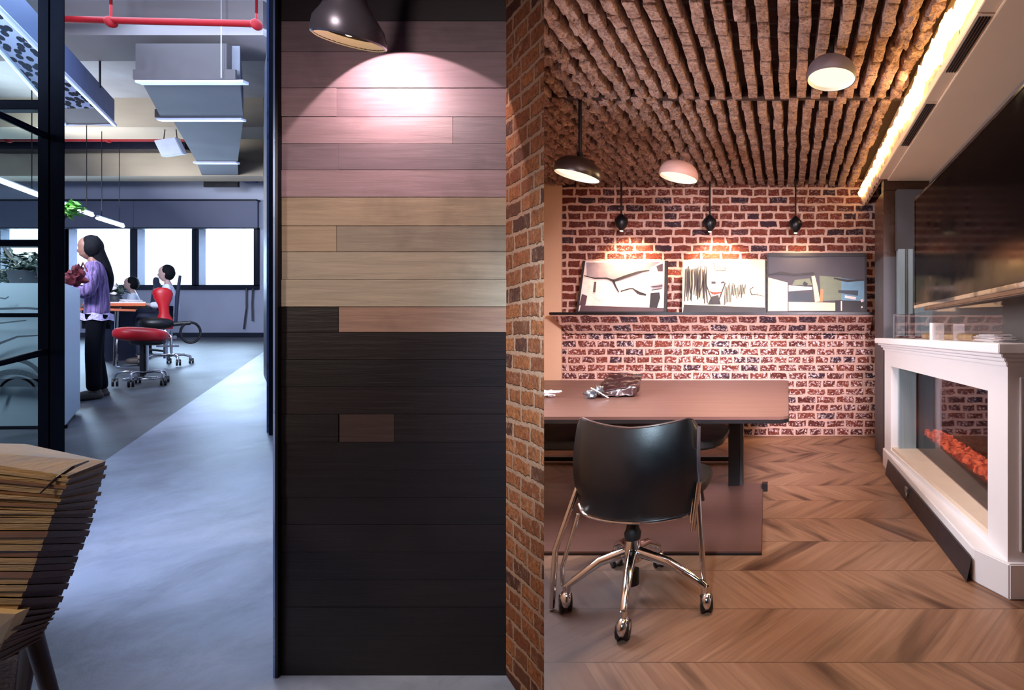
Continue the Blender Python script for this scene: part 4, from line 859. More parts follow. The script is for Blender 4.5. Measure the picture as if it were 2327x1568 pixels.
# ================================================================ OFFICE CEILING SERVICES
def duct():
    t_ = thing('air_duct', (-9.5, 8.5, 4.4), 'large grey ceiling air duct with pale flange strips running to the back wall', 'air duct')
    z = 4.4; H = 0.45
    def sec(px0, px1, y):
        d = F*(z-EYE)/(VY-y); return (X(px0, d), X(px1, d), d)
    s0 = sec(322, 530, 105); s1 = sec(322, 545, 186); s2 = sec(368, 553, 271); s2b = sec(448, 553, 275); s3 = sec(448, 540, 369); s4 = sec(465, 542, 412)
    def seg(name, a, b, za=z, h=H, mat='duct'):
        m = MB(); m.hexa([(a[0], a[2], za), (a[1], a[2], za), (b[1], b[2], za), (b[0], b[2], za)], [(a[0], a[2], za+h), (a[1], a[2], za+h), (b[1], b[2], za+h), (b[0], b[2], za+h)]); return m.build(name, mat, t_)
    m = MB(); m.box(s1[0], s1[1]-0.1, s1[2]-0.06, s1[2]+0.05, z+0.10, Z(105, s1[2])+0.0); m.build('duct_section', 'ductface', t_); seg('duct_section', s1, s2); seg('duct_section', (s2[0]+0.15, s2[1], s2[2]), (s3[0], s3[1], s3[2]), z-0.0, 0.4)
    seg('duct_section', s3, s4, z-0.02, 0.36)
    m = MB()
    for s_, zz, ex in ((s1, z, 0.0), (s2, z, 0.0), (s3, z, 0.0)):
        m.box(s_[0]-0.02, s_[1]+0.02+(0.07 if s_ is s1 else 0), s_[2]-0.05, s_[2]+0.02, zz-0.03, zz+0.002)
    each(m, 'flange_strip', 'ducttrim', t_)
    m = MB()
    for s_ in (s1, s2): m.box(s_[0]-0.02, s_[1]+0.02, s_[2]-0.07, s_[2]-0.05, z+0.0, z+0.12)
    each(m, 'flange_face', 'ductface', t_)
    m = MB(); x0, x1, dd = s4; m.box(x0, x1, dd-0.02, dd+0.02, z-0.12, z+0.05); m.build('grille', 'black', t_)
    m = MB(); x = s1[1]-0.12
    for s_ in (s1, s2):
        for x in (s_[1]-0.12,): m.tube([(x, s_[2]-0.10, z), (x, s_[2]-0.10, 5.39)], 0.004, 6)
    each(m, 'hanger_rod', 'ducttrim', t_)
duct()
def tray():
    t_ = thing('perforated_light_box', (-9.4, 6.2, 4.3), 'long perforated white ceiling box hanging above the glass door', 'ceiling box')
    z = 4.3; d0 = 4.1; d1 = 7.38
    L = lambda d: -8.45-1.07*(d-5.43); R_ = lambda d: -8.55-0.92*(d-5.98)
    ds = 6.85
    m = MB(); m.hexa([(L(d0), d0, z), (R_(d0), d0, z), (R_(ds), ds, z), (L(ds), ds, z)], [(L(d0), d0, z+.02), (R_(d0), d0, z+.02), (R_(ds), ds, z+.02), (L(ds), ds, z+.02)]); m.build('perforated_panel', 'perf', t_)
    m = MB(); m.hexa([(L(ds), ds, z), (R_(ds), ds, z), (R_(d1), d1, z), (L(d1), d1, z)], [(L(ds), ds, z+.02), (R_(ds), ds, z+.02), (R_(d1), d1, z+.02), (L(d1), d1, z+.02)]); m.build('end_panel', 'beam', t_)
    m = MB(); m.hexa([(R_(d0), d0, z), (R_(d0)+.02, d0, z), (R_(d1)+.02, d1, z), (R_(d1), d1, z)], [(R_(d0), d0, z+.36), (R_(d0)+.02, d0, z+.36), (R_(d1)+.02, d1, z+.36), (R_(d1), d1, z+.36)]); m.build('side_panel', 'ductblue', t_)
    m = MB(); m.tube([(R_(d0)+.02, d0, z), (R_(d1)+.02, d1, z), (L(d1), d1, z), (L(d0), d0, z)], 0.025, 8); m.build('edge_trim', 'ducttrim', t_)
    m = MB()
    for dd in (4.6, 6.9): m.tube([(R_(dd)+.02, dd, z+.3), (R_(dd)+.02, dd, 5.4)], 0.01, 6); m.tube([(L(dd), dd, z), (L(dd), dd, 5.4)], 0.01, 6)
    each(m, 'hanger_rod', 'black', t_)
M['ductblue'] = pbr('blue_grey_panel', '#56648c', 0.5, 0.1, 0.05)
tray()
def pipe(name, pts, r, label, fit):
    t_ = thing(name, Vector(pts[0]), label, 'pipe')
    m = MB(); m.tube(pts, r, 14); m.build('pipe_run', 'red', t_, smooth=True)
    m = MB()
    for f_ in fit:
        m.ell(f_, (r*1.5, r*1.5, r*1.8), n=12, m=8); m.tube([f_, (f_[0], f_[1], 5.39)], 0.012, 6)
    each(m, 'pipe_clamp', 'red', t_, smooth=True)
d = 5.9
pipe('sprinkler_pipe', [P(-300, 40, d), P(140, 44, d), P(587, 54, d)], 0.036, 'bright red sprinkler pipe crossing the office ceiling near the top', [P(252, 50, d), P(583, 56, d)])
d = 9.5
pipe('sprinkler_pipe', [P(-300, 316, d), P(423, 317, d)], 0.04, 'long red sprinkler pipe low across the far office ceiling beam', [P(20, 316, d), P(246, 316, d)])
m = MB(); dd = 9.7; m.box(X(-300, dd), X(420, dd), dd, dd+0.2, Z(339, dd), Z(322, dd)); tag(m.build('cable_tray', 'frame'), 'dark cable tray running just below the far red pipe', 'cable tray')
d5 = 9.6
def exit_box():
    c = Vector(P(388, 335, 9.0)); t_ = thing('hanging_light_box', (c.x, c.y, c.z-0.15), 'small white tilted light box hanging beside the air duct', 'light box')
    m = MB(); m.box(c.x-0.16, c.x+0.16, c.y-0.05, c.y+0.05, c.z-0.14, c.z+0.14, rot=(0.2, -0.25, 0.2)); m.build('housing', 'lightbox', t_, bevel=0.01)
    m = MB()
    for sx in (-0.13, 0.12): m.tube([c+Vector((sx, 0, 0.1)), c+Vector((sx*0.7, 0, 0.42)), c+Vector((sx*0.7, 0, 0.8))], 0.006, 6)
    each(m, 'hanger_wire', 'black', t_)
M['lightbox'] = pbr('light_box_white', '#ccd6ee', 0.5, 0, 0.08)
exit_box()
def tubelight(a, b, label):
    a = Vector(a); b = Vector(b); c = (a+b)/2; t_ = thing('linear_light', c, label, 'light', 'hanging linear lights')
    m = MB(); m.tube([a, b], 0.028, 10); m.build('lit_tube', 'tube', t_, smooth=True)
    m = MB(); m.tube([a+Vector((0, 0, .04)), b+Vector((0, 0, .04))], 0.02, 8); m.build('housing', 'ducttrim', t_)
    m = MB()
    for q in (0.15, 0.85): p = a.lerp(b, q); m.tube([p, (p.x, p.y, 5.39)], 0.005, 5)
    each(m, 'suspension_wire', 'black', t_)
def onz(px, py, z): d = F*(z-EYE)/(VY-py); return P(px, py, d)
tubelight(onz(-60, 388, 3.3), onz(92, 446, 3.3), 'bright white linear tube light seen through the glass door')
tubelight(onz(118, 455, 3.3), onz(209, 489, 3.3), 'glowing linear tube light just right of the door post')
tubelight(onz(222, 496, 3.3), onz(279, 514, 3.3), 'short glowing linear tube light nearest the windows')
# blinds
for (a, b, lab) in ((-170, 303, 'grey roller blind over the left windows behind the standing person'), (303.8, 585, 'grey roller blind over the two right windows')):
    dd = 10.93; t_ = thing('roller_blind', (X((a+b)/2, dd), dd, Z(519, dd)), lab, 'blind', 'roller blinds')
    m = MB(); m.box(X(a, dd), X(b-0.6, dd), dd, dd+0.01, Z(519, dd), Z(455, dd)); m.build('blind_fabric', 'blind', t_)
    m = MB(); m.box(X(a, dd), X(b-0.6, dd), dd-0.02, dd+0.06, Z(457, dd), Z(453, dd)); m.box(X(a, dd), X(b-0.6, dd), dd-0.01, dd+0.02, Z(520, dd), Z(517, dd)); each(m, 'blind_rail', 'plinth', t_)
# wall vent, cords
def wallvent():
    dd = 10.98; t_ = thing('wall_vent', (X(566, dd), dd, Z(415, dd)), 'dark louvred vent unit high on the office wall beside the duct', 'vent')
    m = MB(); m.box(X(543, dd), X(586, dd), dd-0.35, dd+0.03, Z(372, dd), Z(340, dd)); m.box(X(556, dd), X(583, dd), dd-0.1, dd+0.03, Z(415, dd), Z(372, dd)); m.build('vent_housing', 'ductblue', t_)
    m = MB()
    for k in range(6): a = 547+k*6.4; m.box(X(a, dd-0.36), X(a+3, dd-0.36), dd-0.37, dd-0.34, Z(368, dd), Z(347, dd))
    each(m, 'louvre', 'black', t_)
wallvent()
for i, (a, b, c_, lab) in enumerate((((560, 655), (560, 700), (554, 748), 'thin dark cord hanging down the office wall, the longer left one'), ((575, 655), (573, 690), (574, 730), 'thin dark cord hanging down the office wall, the shorter right one'))):
    dd = 10.95; m = MB(); m.tube([P(*a, dd), P(*b, dd), P(*c_, dd)], 0.014, 6); tag(m.build('power_cable', 'plinth'), lab, 'cable', 'cables on the office wall')
# ================================================================ COUNTER, PLANTS, BAG
def counter():
    t_ = thing('reception_counter', (-6.5, 4.3, lz(0, 4.3)), 'pale grey blue counter with grey arc graphics behind the glass door', 'counter')
    top = lambda x, y: Z(645, y); a = (X(147, 4.11), 4.11); b = (X(182, 4.67), 4.67)
    m = MB(); m.prism([(X(-330, 4.05), 4.05), a, b, (X(-330, 4.75), 4.75)], lambda x, y: lz(x, y)+0.03, 1.665); m.build('body', 'counter', t_)
    m = MB(); m.prism([(X(-330, 4.08), 4.08), (a[0]-.02, a[1]+.03), (b[0]-.02, b[1]-.02), (X(-330, 4.7), 4.7)], lambda x, y: lz(x, y)-.01, lambda x, y: lz(x, y)+0.03); m.build('toe_kick', 'plinth', t_)
    m = MB()
    def T(px, py, lift): return Vector(P(px, py, 4.06-lift))
    arcs = [(30, 905, 74, 88, 10), (30, 905, 74, 60, 12), (40, 900, 40, 42, 6)]
    for cx, cy, rx, ry, wd in arcs:
        stroke(m, [(cx+rx*1.1*math.cos(a_), cy-ry*1.0*math.sin(a_)) for a_ in [PI*k/16 for k in range(17)]], wd, 0, T)
    stroke(m, [(-60, 815), (0, 780), (40, 765), (90, 762)], [7, 6, 4, 3], 0, T); stroke(m, [(-60, 700), (0, 702), (60, 700), (120, 705)], 5, 0, T); stroke(m, [(-60, 730), (-5, 735), (60, 728)], 3, 0, T); stroke(m, [(0, 677), (12, 679), (20, 674)], 3, 0, T)
    stroke(m, [(-60, 870), (120, 870)], 18, 0, T)
    m.build('arc_graphic', 'arc', t_)
counter()
def leaves(m, c, r, n, size, seed, mat=0):
    random.seed(seed)
    for k in range(n):
        v = Vector((random.gauss(0, 1), random.gauss(0, 1), random.gauss(0, 1))).normalized()*random.uniform(0.3, 1.0); p = Vector(c)+Vector((v.x*r[0], v.y*r[1], v.z*r[2]))
        a = Vector((random.gauss(0, 1), random.gauss(0, 1), random.gauss(0, .6))).normalized(); b = a.orthogonal().normalized(); s_ = size*random.uniform(.6, 1.3)
        q = [p-a*s_, p+b*s_*.35+a*s_*-.1, p+a*s_, p-b*s_*.35]; nrm = a.cross(b)*0.0015
        m.hexa([v_-nrm for v_ in q], [v_+nrm for v_ in q], mat)
def plant(name, px, pyb, d, label, blobs, size, stems, leafm, seed, potr=0.10, zb=1.666):
    x = X(px, d); t_ = thing(name, (x, d, zb), label, 'plant'); 
    m = MB(); m.lathe([(potr*0.75, 0.0), (potr, 0.14), (potr*0.9, 0.14), (potr*.85, 0.12)], (x, d, zb), 18); m.build('pot', 'pot', t_, smooth=True)
    m = MB()
    for s_ in stems: m.tube([(x, d, zb+0.1)]+[P(*q) for q in s_], 0.010, 6)
    m.build('stem', 'stem', t_)
    m = MB()
    for i, (c, r, n) in enumerate(blobs): leaves(m, P(*c), r, n, size, seed+i)
    m.build('foliage', leafm, t_)
plant('bushy_plant', 60, 645, 4.45, 'dark bushy potted plant on the counter behind the glass door', [((75, 600, 4.45), (.13, .10, .11), 150), ((30, 625, 4.45), (.22, .10, .08), 180), ((20, 585, 4.5), (.08, .08, .10), 40)], 0.035, [[(20, 580, 4.45), (8, 560, 4.5)], [(50, 600, 4.45), (75, 590, 4.45)]], 'leafdark', 3)
plant('tall_plant', 110, 645, 4.3, 'tall slim plant with bright green leaves beside the door post', [((164, 474, 4.3), (.075, .06, .065), 55), ((150, 486, 4.3), (.05, .05, .05), 25)], 0.030, [[(118, 560, 4.3), (140, 500, 4.3), (162, 478, 4.3)]], 'leaf', 13, 0.06)
def bag():
    c = Vector(P(178, 632, 4.45)); t_ = thing('red_bag', (c.x, c.y, 1.666), 'crumpled dark red cloth bag on the end of the counter', 'bag')
    m = MB(); m.ell((c.x-0.03, c.y, 1.745), (.065, .05, .065), n=18, m=12, nz=0.9, seed=4); m.ell((c.x-.01, c.y, 1.79), (.035, .035, .06), n=14, m=10, nz=0.9, seed=8); m.build('bag_body', 'bag', t_, smooth=True)
    m = MB(); m.tube([(c.x-.05, c.y, 1.77), (c.x-.02, c.y, 1.86), (c.x+.03, c.y, 1.80)], .005, 6); m.tube([(c.x+.02, c.y, 1.82), (c.x+.04, c.y, 1.88), (c.x+.08, c.y, 1.80)], .005, 6); each(m, 'bag_handle', 'bag', t_)
bag()

# ================================================================ PEOPLE
def skin_mesh(name, chains, mat, parent, sub=2, root=None):
    """Connected joints with radii grown into one continuous surface. chains: lists of (x, y, z, rx, ry); equal points are shared."""
    vs = []; rs = []; es = []; idx = {}
    for ch in chains:
        prev = None
        for (x, y, z, rx, ry) in ch:
            k = (round(x, 4), round(y, 4), round(z, 4))
            if k not in idx: idx[k] = len(vs); vs.append((x, y, z)); rs.append((rx, ry))
            if prev is not None and prev != idx[k]: es.append((prev, idx[k]))
            prev = idx[k]
    me = bpy.data.meshes.new(name); me.from_pydata(vs, es, []); o = bpy.data.objects.new(name, me); COL.objects.link(o)
    sk = o.modifiers.new('skin', 'SKIN'); sk.use_smooth_shade = True
    if not me.skin_vertices: me.skin_vertices.new() if hasattr(me.skin_vertices, 'new') else None
    sv = me.skin_vertices[0].data
    for i, r in enumerate(rs): sv[i].radius = r; sv[i].use_root = (i == 0)
    sb = o.modifiers.new('sub', 'SUBSURF'); sb.levels = sub; sb.render_levels = sub
    me.materials.append(M[mat] if isinstance(mat, str) else mat)
    dg = bpy.context.evaluated_depsgraph_get(); ev = o.evaluated_get(dg); nm = bpy.data.meshes.new_from_object(ev); 
    o.modifiers.clear(); old = o.data; o.data = nm; bpy.data.meshes.remove(old); o.data.name = name
    for p_ in o.data.polygons: p_.use_smooth = True
    o.parent = parent; return o
def fingers(hand, dirv, side, curl=0.02, r=0.008):
    """Four fingers and a thumb as chains from the palm end. hand: palm centre; dirv: direction the hand points."""
    hand = Vector(hand); dv = Vector(dirv).normalized(); sv = Vector(side).normalized(); dn = dv.cross(sv).normalized()
    if dn.z > 0: dn = -dn
    out = []; pe = hand+dv*0.035
    for i, L in enumerate((0.062, 0.072, 0.068, 0.052)):
        b = pe+sv*(0.027-0.018*i); out.append([(*hand, .022, .014), (*b, r*1.2, r*1.2), (*(b+dv*L*.5+dn*curl*.3), r, r), (*(b+dv*L+dn*curl), r*.8, r*.8)])
    b = hand+sv*0.035; out.append([(*hand, .022, .014), (*b, r*1.2, r*1.2), (*(b+dv*0.03+sv*0.012), r, r), (*(b+dv*0.055+sv*0.012+dn*0.01), r*.8, r*.8)])
    return out
def head(parent, c, mat, tilt=0.0, s=1.0):
    """Profile head facing -x with nose, chin and ears; one continuous mesh."""
    m = MB(); c = Vector(c); n, mm = 28, 22; vs = []
    R = Matrix.Rotation(tilt, 3, 'Y')
    def sh(v):
        x, y, z = v; r = 1.0
        fx = max(0, -x)
        dx = 0.0
        if fx > 0.3: dx -= 0.014*math.exp(-((z+0.10)/0.16)**2-(y/0.16)**2)        # nose
        dx += 0.010*math.exp(-((z-0.18)/0.10)**2)*(1 if fx > .5 else 0)            # eye hollow
        if fx > 0.3: dx -= 0.006*math.exp(-((z+0.45)/0.10)**2-(y/0.3)**2)            # lips
        ear = 0.014*math.exp(-((z+0.0)/0.22)**2-((x-0.1)/0.18)**2)*(1 if abs(y) > .6 else 0)
        taper = 1.0 if z > -0.2 else 1.0-0.35*(-0.2-z)
        px = x*0.095*(1 if x > 0 else taper*1.02)+dx-(0.012 if z < -0.3 and x < 0 else 0); py = y*0.075*taper+math.copysign(ear, y); pz = z*0.118
        return Vector((px, py, pz))*s
    b = []
    for i in range(1, mm):
        th = PI*i/mm
        for k in range(n): a = 2*PI*k/n; b.append(c+R @ sh((math.sin(th)*math.cos(a), math.sin(th)*math.sin(a), math.cos(th))))
    b.append(c+R @ sh((0, 0, 1))); b.append(c+R @ sh((0, 0, -1))); T = len(b)-2
    fs = [(i*n+k, (i+1)*n+k, (i+1)*n+(k+1) % n, i*n+(k+1) % n) for i in range(mm-2) for k in range(n)]
    fs += [(T, k, (k+1) % n) for k in range(n)]+[(T+1, (mm-2)*n+(k+1) % n, (mm-2)*n+k) for k in range(n)]
    return b, fs
def join(a, b):
    """Merge mesh b into a (one continuous body)."""
    bm = bmesh.new(); bm.from_mesh(a.data); bm.from_mesh(b.data)
    for f in bm.faces: f.smooth = True
    bm.to_mesh(a.data); bm.free(); bpy.data.objects.remove(b)
def standing_person():
    px, dd = 214, 5.2
    t_ = thing('person', (X(px, dd), dd, lz(0, dd)), 'standing person with long dark hair, purple knit sweater and black trousers at the counter', 'person', rz=math.radians(54), scale=(0.66, 0.9, 1.0))
    arms = []
    for sy in (-1, 1):
        sh = (0.01, sy*0.17, 1.33, .05, .05); el = (-0.02-0.03*(sy < 0), sy*0.21, 1.06, .034, .034); wr = (-0.24, sy*0.13, 1.12, .026, .026); pm = (-0.30, sy*0.115, 1.13, .030, .016)
        arms.append([(0.0, 0, 1.30, .10, .11), sh, el, wr, pm]); arms += fingers((-0.30, sy*0.115, 1.13), (-1, 0, -.1), (0, -sy, 0))
    legs = [[(0.02, 0, 0.93, .10, .11), (0.02, sy*0.09, 0.86, .085, .085), (-0.005+sy*0.01, sy*0.10, 0.48, .058, .058), (0.03+sy*0.03, sy*0.10, 0.10, .038, .038), (0.0+sy*0.03, sy*0.10, 0.04, .035, .03), (-0.12+sy*0.03, sy*0.105, 0.028, .035, .022)] for sy in (-1, 1)]
    body = skin_mesh('body', [[(0.02, 0, 0.93, .10, .11), (0.03, 0, 1.10, .08, .09), (0.0, 0, 1.30, .10, .11), (-0.01, 0, 1.42, .05, .05), (-0.03, 0, 1.48, .045, .045)]]+arms+legs, 'skin', t_)
    b, fs = head(t_, (-0.055, 0, 1.535), 'skin', tilt=-0.25); m = MB(); m.add(b, fs); hd = m.build('head', 'skin', t_, smooth=True, world=False); join(body, hd)
    skin_mesh('sweater', [[(0.025, 0, 0.80, .13, .165), (0.025, 0, 0.90, .14, .175), (0.03, 0, 1.02, .13, .165), (0.03, 0, 1.15, .125, .165), (0.01, 0, 1.31, .115, .15), (0.0, 0, 1.40, .075, .09)]]
              + [[(0.01, 0, 1.31, .115, .15), (0.01, sy*0.17, 1.34, .075, .075), (-0.02-0.03*(sy < 0), sy*0.21, 1.06, .085, .085), (-0.23, sy*0.135, 1.115, .048, .048)] for sy in (-1, 1)], 'knit', t_)
    m = MB(); prof = []
    for z in (0.80, 0.84, 0.87):
        for k in range(24):
            a = 2*PI*k/24; prof.append((0.025+0.160*math.cos(a), 0.195*math.sin(a), z+0.008*math.sin(6*a)))
    m.add(prof, [(i*24+k, i*24+(k+1) % 24, (i+1)*24+(k+1) % 24, (i+1)*24+k) for i in range(2) for k in range(24)]); m.build('hem', 'lace', t_, smooth=True, world=False)
    tr = []
    for sy in (-1, 1): tr.append([(0.02, 0, 0.92, .135, .15), (0.02, sy*0.085, 0.82, .105, .105), (0.0+sy*0.01, sy*0.10, 0.47, .085, .085), (0.03+sy*0.03, sy*0.10, 0.16, .082, .082), (0.03+sy*0.03, sy*0.10, 0.07, .085, .085)])
    skin_mesh('trousers', tr, 'trousers', t_)
    for sy in (-1, 1):
        m = MB(); m.ell((-0.03+sy*0.03, sy*0.10, 0.035), (0.15, 0.05, 0.045), n=20, m=12, p=0.75); m.ell((0.05+sy*0.03, sy*0.10, 0.06), (0.055, 0.045, 0.055), n=16, m=10); m.build('shoe', 'shoe', t_, smooth=True, world=False)
    m = MB(); m.ell((-0.018, 0, 1.552), (0.112, 0.095, 0.125), n=22, m=14, nz=0.08, seed=2); m.build('hair', 'hair', t_, smooth=True, world=False)
    skin_mesh('long_hair', [[(0.0, 0, 1.60, .095, .085), (0.03, 0, 1.48, .075, .085), (0.09, 0, 1.36, .06, .08), (0.14, 0.0, 1.22, .05, .06), (0.13, 0, 1.08, .025, .03)]], 'hair', t_)
standing_person()
def seated_person(px, dd, label, top, hairm, bottom, seat, scale, rzdeg, zb=None):
    t_ = thing('person', (X(px, dd), dd, lz(0, dd) if zb is None else zb), label, 'person', rz=math.radians(rzdeg), scale=scale)
    h = seat; arms = []
    for sy in (-1, 1):
        arms.append([(-0.02, 0, h+.44, .10, .11), (-0.02, sy*.17, h+.47, .05, .05), (-0.08, sy*.22, h+.22, .042, .042), (-0.30, sy*.16, h+.22, .026, .026), (-0.36, sy*.15, h+.22, .028, .015)]); arms += fingers((-0.36, sy*.15, h+.22), (-1, 0, -.1), (0, -sy, 0))
    legs = [[(0, 0, h+.06, .12, .13), (-0.05, sy*.09, h+.06, .085, .085), (-0.42, sy*.12, h+.05, .06, .06), (-0.40, sy*.12, 0.12, .04, .04), (-0.42, sy*.12, .045, .034, .03), (-0.54, sy*.12, .03, .034, .022)] for sy in (-1, 1)]
    body = skin_mesh('body', [[(0, 0, h+.06, .12, .13), (0.01, 0, h+.25, .095, .11), (-0.02, 0, h+.44, .10, .11), (-0.03, 0, h+.56, .048, .048), (-0.045, 0, h+.62, .045, .045)]]+arms+legs, 'skinlight', t_)
    b, fs = head(t_, (-0.07, 0, h+.69), 'skin', tilt=-0.12); m = MB(); m.add(b, fs); hd = m.build('head', 'skinlight', t_, smooth=True, world=False); join(body, hd)
    skin_mesh('top', [[(0, 0, h+.04, .14, .17), (0.01, 0, h+.25, .12, .15), (-0.02, 0, h+.45, .115, .14), (-0.03, 0, h+.53, .07, .08)]]
              + [[(-0.02, 0, h+.45, .115, .14), (-0.02, sy*.17, h+.48, .072, .072), (-0.08, sy*.22, h+.22, .062, .062), (-0.28, sy*.165, h+.22, .042, .042)] for sy in (-1, 1)], top, t_)
    skin_mesh('trousers', [[(0, 0, h+.05, .13, .15), (-0.05, sy*.09, h+.06, .10, .10), (-0.42, sy*.12, h+.05, .075, .075), (-0.40, sy*.12, 0.10, .06, .06)] for sy in (-1, 1)], bottom, t_)
    for sy in (-1, 1): m = MB(); m.ell((-0.46, sy*.12, .04), (.14, .05, .045), n=16, m=10, p=.75); m.build('shoe', 'shoe', t_, smooth=True, world=False)
    m = MB(); m.ell((-0.030, 0, h+.712), (0.112, 0.094, 0.118), n=20, m=12, nz=.06, seed=3); m.build('hair', hairm, t_, smooth=True, world=False)
    return t_
seated_person(386, 7.5, 'seated person with short dark hair and white shirt on the red backed chair', 'whitecloth', 'hair', 'navy', 0.62, (0.66, .9, 1), 50)
seated_person(306, 8.9, 'seated person with dark hair and pale top leaning over the table', 'whitecloth', 'hair', 'navy', 0.46, (0.7, .9, 1), 52)

# ================================================================ OFFICE FURNITURE
def castor(m, p, s=1.0):
    for q in (-1, 1): m.lathe([(0.010*s, -0.009*s), (0.03*s, -0.009*s), (0.032*s, 0.0), (0.03*s, 0.009*s), (0.01*s, 0.009*s)], (p[0]+q*0.014*s, p[1], p[2]), 14, rot=(0, PI/2, 0))
def red_stool():
    px, dd = 325, 5.85; t_ = thing('red_stool', (X(px, dd), dd, lz(0, dd)), 'red padded saddle stool on chrome legs with black castors', 'stool', rz=math.radians(52), scale=(0.68, 0.95, 1.0))
    m = MB(); m.ell((-0.02, 0, 0.585), (0.30, 0.20, 0.085), n=30, m=14, p=0.72, rot=(0, 0.06, 0)); m.build('seat', 'redvinyl', t_, smooth=True, world=False)
    m = MB(); m.ell((0.05, 0, 0.505), (0.20, 0.15, 0.045), n=24, m=10, p=.7); m.build('seat_pan', 'blackplastic', t_, smooth=True, world=False)
    m = MB(); m.tube([(-0.01, 0, .10), (-0.01, 0, .48)], .028, 14); m.build('gas_column', 'blackplastic', t_, smooth=True, world=False)
    m = MB(); m.tube([(0.04, 0, .12), (0.04, 0, .46)], .022, 12); m.tube([(0.18, 0.06, .60), (0.24, 0.05, .63), (0.30, 0, .56), (0.30, -.03, .46)], .014, 8); m.build('post', 'chrome', t_, smooth=True, world=False)
    for k in range(5):
        a = 2*PI*k/5+0.5; x, y = 0.29*math.cos(a), 0.29*math.sin(a)
        m = MB(); m.tube([(0, 0, .15), (x*.6, y*.6, .165), (x*.92, y*.92, .155), (x, y, .12), (x, y, .06)], .016, 10); arm = m.build('base_arm', 'chrome', t_, smooth=True, world=False)
        m = MB(); castor(m, (x, y, .046), 1.5); each(m, 'castor', 'blackplastic', arm, smooth=True, world=False)
    m = MB(); m.tube([(0.21*math.cos(2*PI*k/24), 0.21*math.sin(2*PI*k/24), .08) for k in range(25)], .010, 8); m.build('foot_ring', 'chrome', t_, smooth=True, world=False)
red_stool()
def red_chair():
    px, dd = 376, 7.25; t_ = thing('red_backed_chair', (X(px, dd), dd, lz(0, dd)), 'task chair with narrow waisted red back and looped armrests', 'chair', rz=math.radians(52), scale=(0.68, 0.95, 1.0))
    m = MB(); prof = []; 
    for z, wx, ty in ((0.52, .10, .05), (0.60, .125, .06), (0.66, .11, .05), (0.74, .07, .045), (0.86, .075, .045), (0.95, .12, .055), (1.03, .14, .06), (1.08, .12, .055), (1.11, .06, .03)):
        prof.append((z, wx, ty))
    b = []; n = 20
    for z, wx, ty in prof:
        for k in range(n): a = 2*PI*k/n; b.append((-0.02+wx*math.cos(a)+0.02*math.sin(z*4), 0.0+ty*math.sin(a), z))
    L = len(prof); m.add(b, [(i*n+k, i*n+(k+1) % n, (i+1)*n+(k+1) % n, (i+1)*n+k) for i in range(L-1) for k in range(n)]+[tuple(range(n-1, -1, -1)), tuple(range((L-1)*n, L*n))]); m.build('backrest', 'redvinyl', t_, smooth=True, world=False)
    m = MB(); m.ell((-0.12, 0.05, .60), (.24, .20, .085), n=26, m=12, p=.8); m.build('seat', 'blackplastic', t_, smooth=True, world=False)
    m = MB(); m.tube([(0.14, .05, .60), (0.16, .05, 1.0), (0.20, .05, 1.30)], [.022, .03, .02], 10); m.build('back_frame', 'navy', t_, smooth=True, world=False)
    for sx in (1,):
        m = MB(); pts = [(0.34+0.14*math.cos(a), -.05, .47+.15*math.sin(a)) for a in [2*PI*k/20 for k in range(21)]]; m.tube(pts, .020, 8); m.tube([(0.05, 0, .58), (0.2, -.03, .60), (0.34, -.05, .61)], .03, 8); m.build('armrest', 'blackplastic', t_, smooth=True, world=False)
    m = MB(); m.tube([(0, 0, .10), (0, 0, .52)], .03, 12); m.tube([(.08, 0, .12), (.08, 0, .50)], .018, 10); m.box(-.15, .15, -.08, .08, .38, .42); m.box(-.12, .18, -.05, .05, .26, .29); m.build('column', 'chromerough', t_, smooth=True, world=False)
    for k in range(5):
        a = 2*PI*k/5+0.15; x, y = 0.36*math.cos(a), 0.36*math.sin(a)
        m = MB(); m.tube([(0, 0, .15), (x*.7, y*.7, .15), (x*.95, y*.95, .12), (x, y, .05)], .02, 10); arm = m.build('base_arm', 'chrome', t_, smooth=True, world=False)
        m = MB(); castor(m, (x, y, .046), 1.5); each(m, 'castor', 'blackplastic', arm, smooth=True, world=False)
red_chair()
def dark_chair():
    px, dd = 328, 8.1; t_ = thing('dark_office_chair', (X(px, dd), dd, lz(0, dd)), 'dark high backed office chair pulled up to the far side of the table', 'chair', rz=math.radians(52), scale=(0.7, 0.95, 1.0))
    m = MB(); m.ell((0.16, 0, .88), (.075, .22, .32), n=20, m=14, p=.7, rot=(0, .12, 0)); m.build('backrest', 'navy', t_, smooth=True, world=False)
    m = MB(); m.ell((-.06, 0, .60), (.32, .25, .20), n=24, m=12, p=.8); m.build('seat', 'navy', t_, smooth=True, world=False)
    m = MB(); m.tube([(0, 0, .1), (0, 0, .5)], .03, 10); m.build('column', 'blackplastic', t_, smooth=True, world=False)
    m = MB(); m.ell((.17, 0, 1.20), (.05, .13, .08), n=16, m=10, p=.8); m.build('headrest', 'navy', t_, smooth=True, world=False)
    for k in range(5):
        a = 2*PI*k/5; x, y = .30*math.cos(a), .30*math.sin(a); m = MB(); m.tube([(0, 0, .12), (x, y, .08)], .018, 8); arm = m.build('base_arm', 'blackplastic', t_, smooth=True, world=False)
        m = MB(); castor(m, (x, y, .034)); each(m, 'castor', 'blackplastic', arm, smooth=True, world=False)
dark_chair()
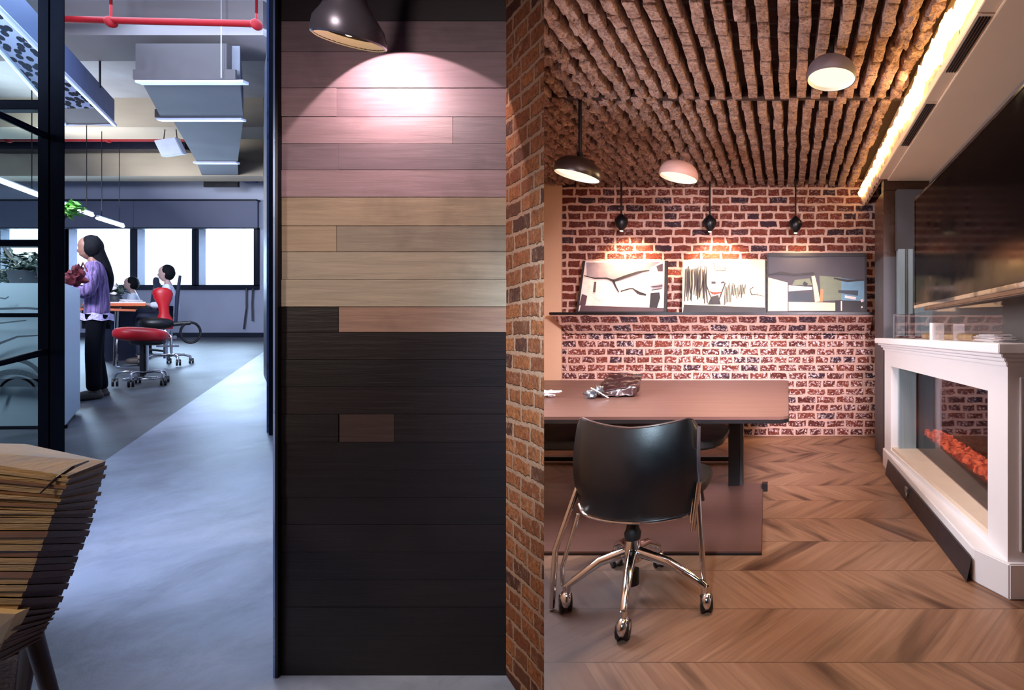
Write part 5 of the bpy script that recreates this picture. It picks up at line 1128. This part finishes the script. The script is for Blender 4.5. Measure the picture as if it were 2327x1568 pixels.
def work_table():
    dd = 7.05; zt_ = Z(688, dd); t_ = thing('work_table', (X(275, dd), dd+.6, lz(0, dd)), 'standing height white work table with orange edge and chrome legs', 'table')
    x0, x1 = X(190, dd), X(331, dd); sk = 1.5
    top = [(x0, dd), (x1, dd), (x1-1.8, dd+1.25), (x0-1.8, dd+1.25)]
    m = MB(); m.prism(top, zt_-.005, zt_+.012); m.build('tabletop', 'white', t_)
    m = MB(); m.prism([(a+(.005 if i in (1, 2) else -.005), b-(.005 if i < 2 else 0)) for i, (a, b) in enumerate(top)], zt_-.045, zt_-.005); m.build('edge_band', 'orange', t_)
    for px_, d_ in ((267, 7.15), (300, 7.9), (225, 7.15), (288, 8.2)):
        x = X(px_, d_); m = MB(); m.tube([(x+.05, d_, zt_-.05), (x, d_, zt_-.12), (x-.03, d_, lz(0, d_)+.02), (x-.03, d_, lz(0, d_)+.01)], .022, 8); m.build('leg', 'chrome', t_, smooth=True)
    m = MB(); m.tube([P(265, 835, 7.1), P(320, 836, 7.1)], .018, 8); m.tube([P(215, 812, 7.9), P(325, 812, 7.9)], .018, 8); each(m, 'foot_rail', 'chrome', t_, smooth=True)
    m = MB(); x = X(245, dd-.3); m.box(x-.35, x+.05, dd-.35, dd-.05, Z(706, dd-.3), Z(701, dd-.3)); m.build('side_shelf', 'orange', t_)
    m = MB(); m.box(X(238, 7.6), X(250, 7.6), 7.6, 7.9, lz(0, 7.6), zt_-.06); m.build('cabinet_leg', 'navy', t_)
    return zt_
ZT = work_table()
def flowers():
    dd = 7.4; x = X(262, dd); t_ = thing('flower_vase', (x, dd, ZT+.012), 'vase of pale flowers and dark leaves on the work table', 'vase')
    m = MB(); m.lathe([(.05, 0), (.07, .06), (.045, .13), (.055, .15)], (x, dd, ZT+.013), 16); m.build('vase', 'pot', t_, smooth=True)
    m = MB(); leaves(m, (x, dd, ZT+.20), (.13, .10, .11), 80, .045, 5); m.build('foliage', 'leafdark', t_)
    m = MB(); random.seed(9)
    for k in range(12): m.ell((x+random.uniform(-.13, .13), dd+random.uniform(-.1, .0), ZT+.14+random.uniform(0, .16)), (.028, .028, .022), n=8, m=6, nz=.5, seed=k)
    m.build('blossoms', 'paper', t_, smooth=True)
flowers()
m = MB(); random.seed(12); dd = 7.5
for k in range(5): m.box(X(292, dd)-.07, X(292, dd)+.10, dd-.1, dd+.1, ZT+.013+k*.012, ZT+.022+k*.012, rot=(0, 0, random.uniform(-.4, .4)))
tag(m.build('paper_pile', 'paper'), 'untidy pile of white papers on the work table in front of the seated person', 'papers')
def floorbox():
    dd = 8.4; x = X(250, dd); t_ = thing('black_pedestal', (x, dd, lz(0, dd)), 'low black pedestal unit standing under the work table', 'pedestal')
    m = MB(); m.box(x-.25, x+.2, dd, dd+.4, lz(0, dd)-.0, lz(0, dd)+.45); m.build('body', 'blackplastic', t_, bevel=.01)
    m = MB()
    for k in range(2): m.box(x-.24, x+.19, dd-.012, dd, lz(0, dd)+.03+k*.21, lz(0, dd)+.22+k*.21)
    m.build('drawer', 'navy', t_)
floorbox()
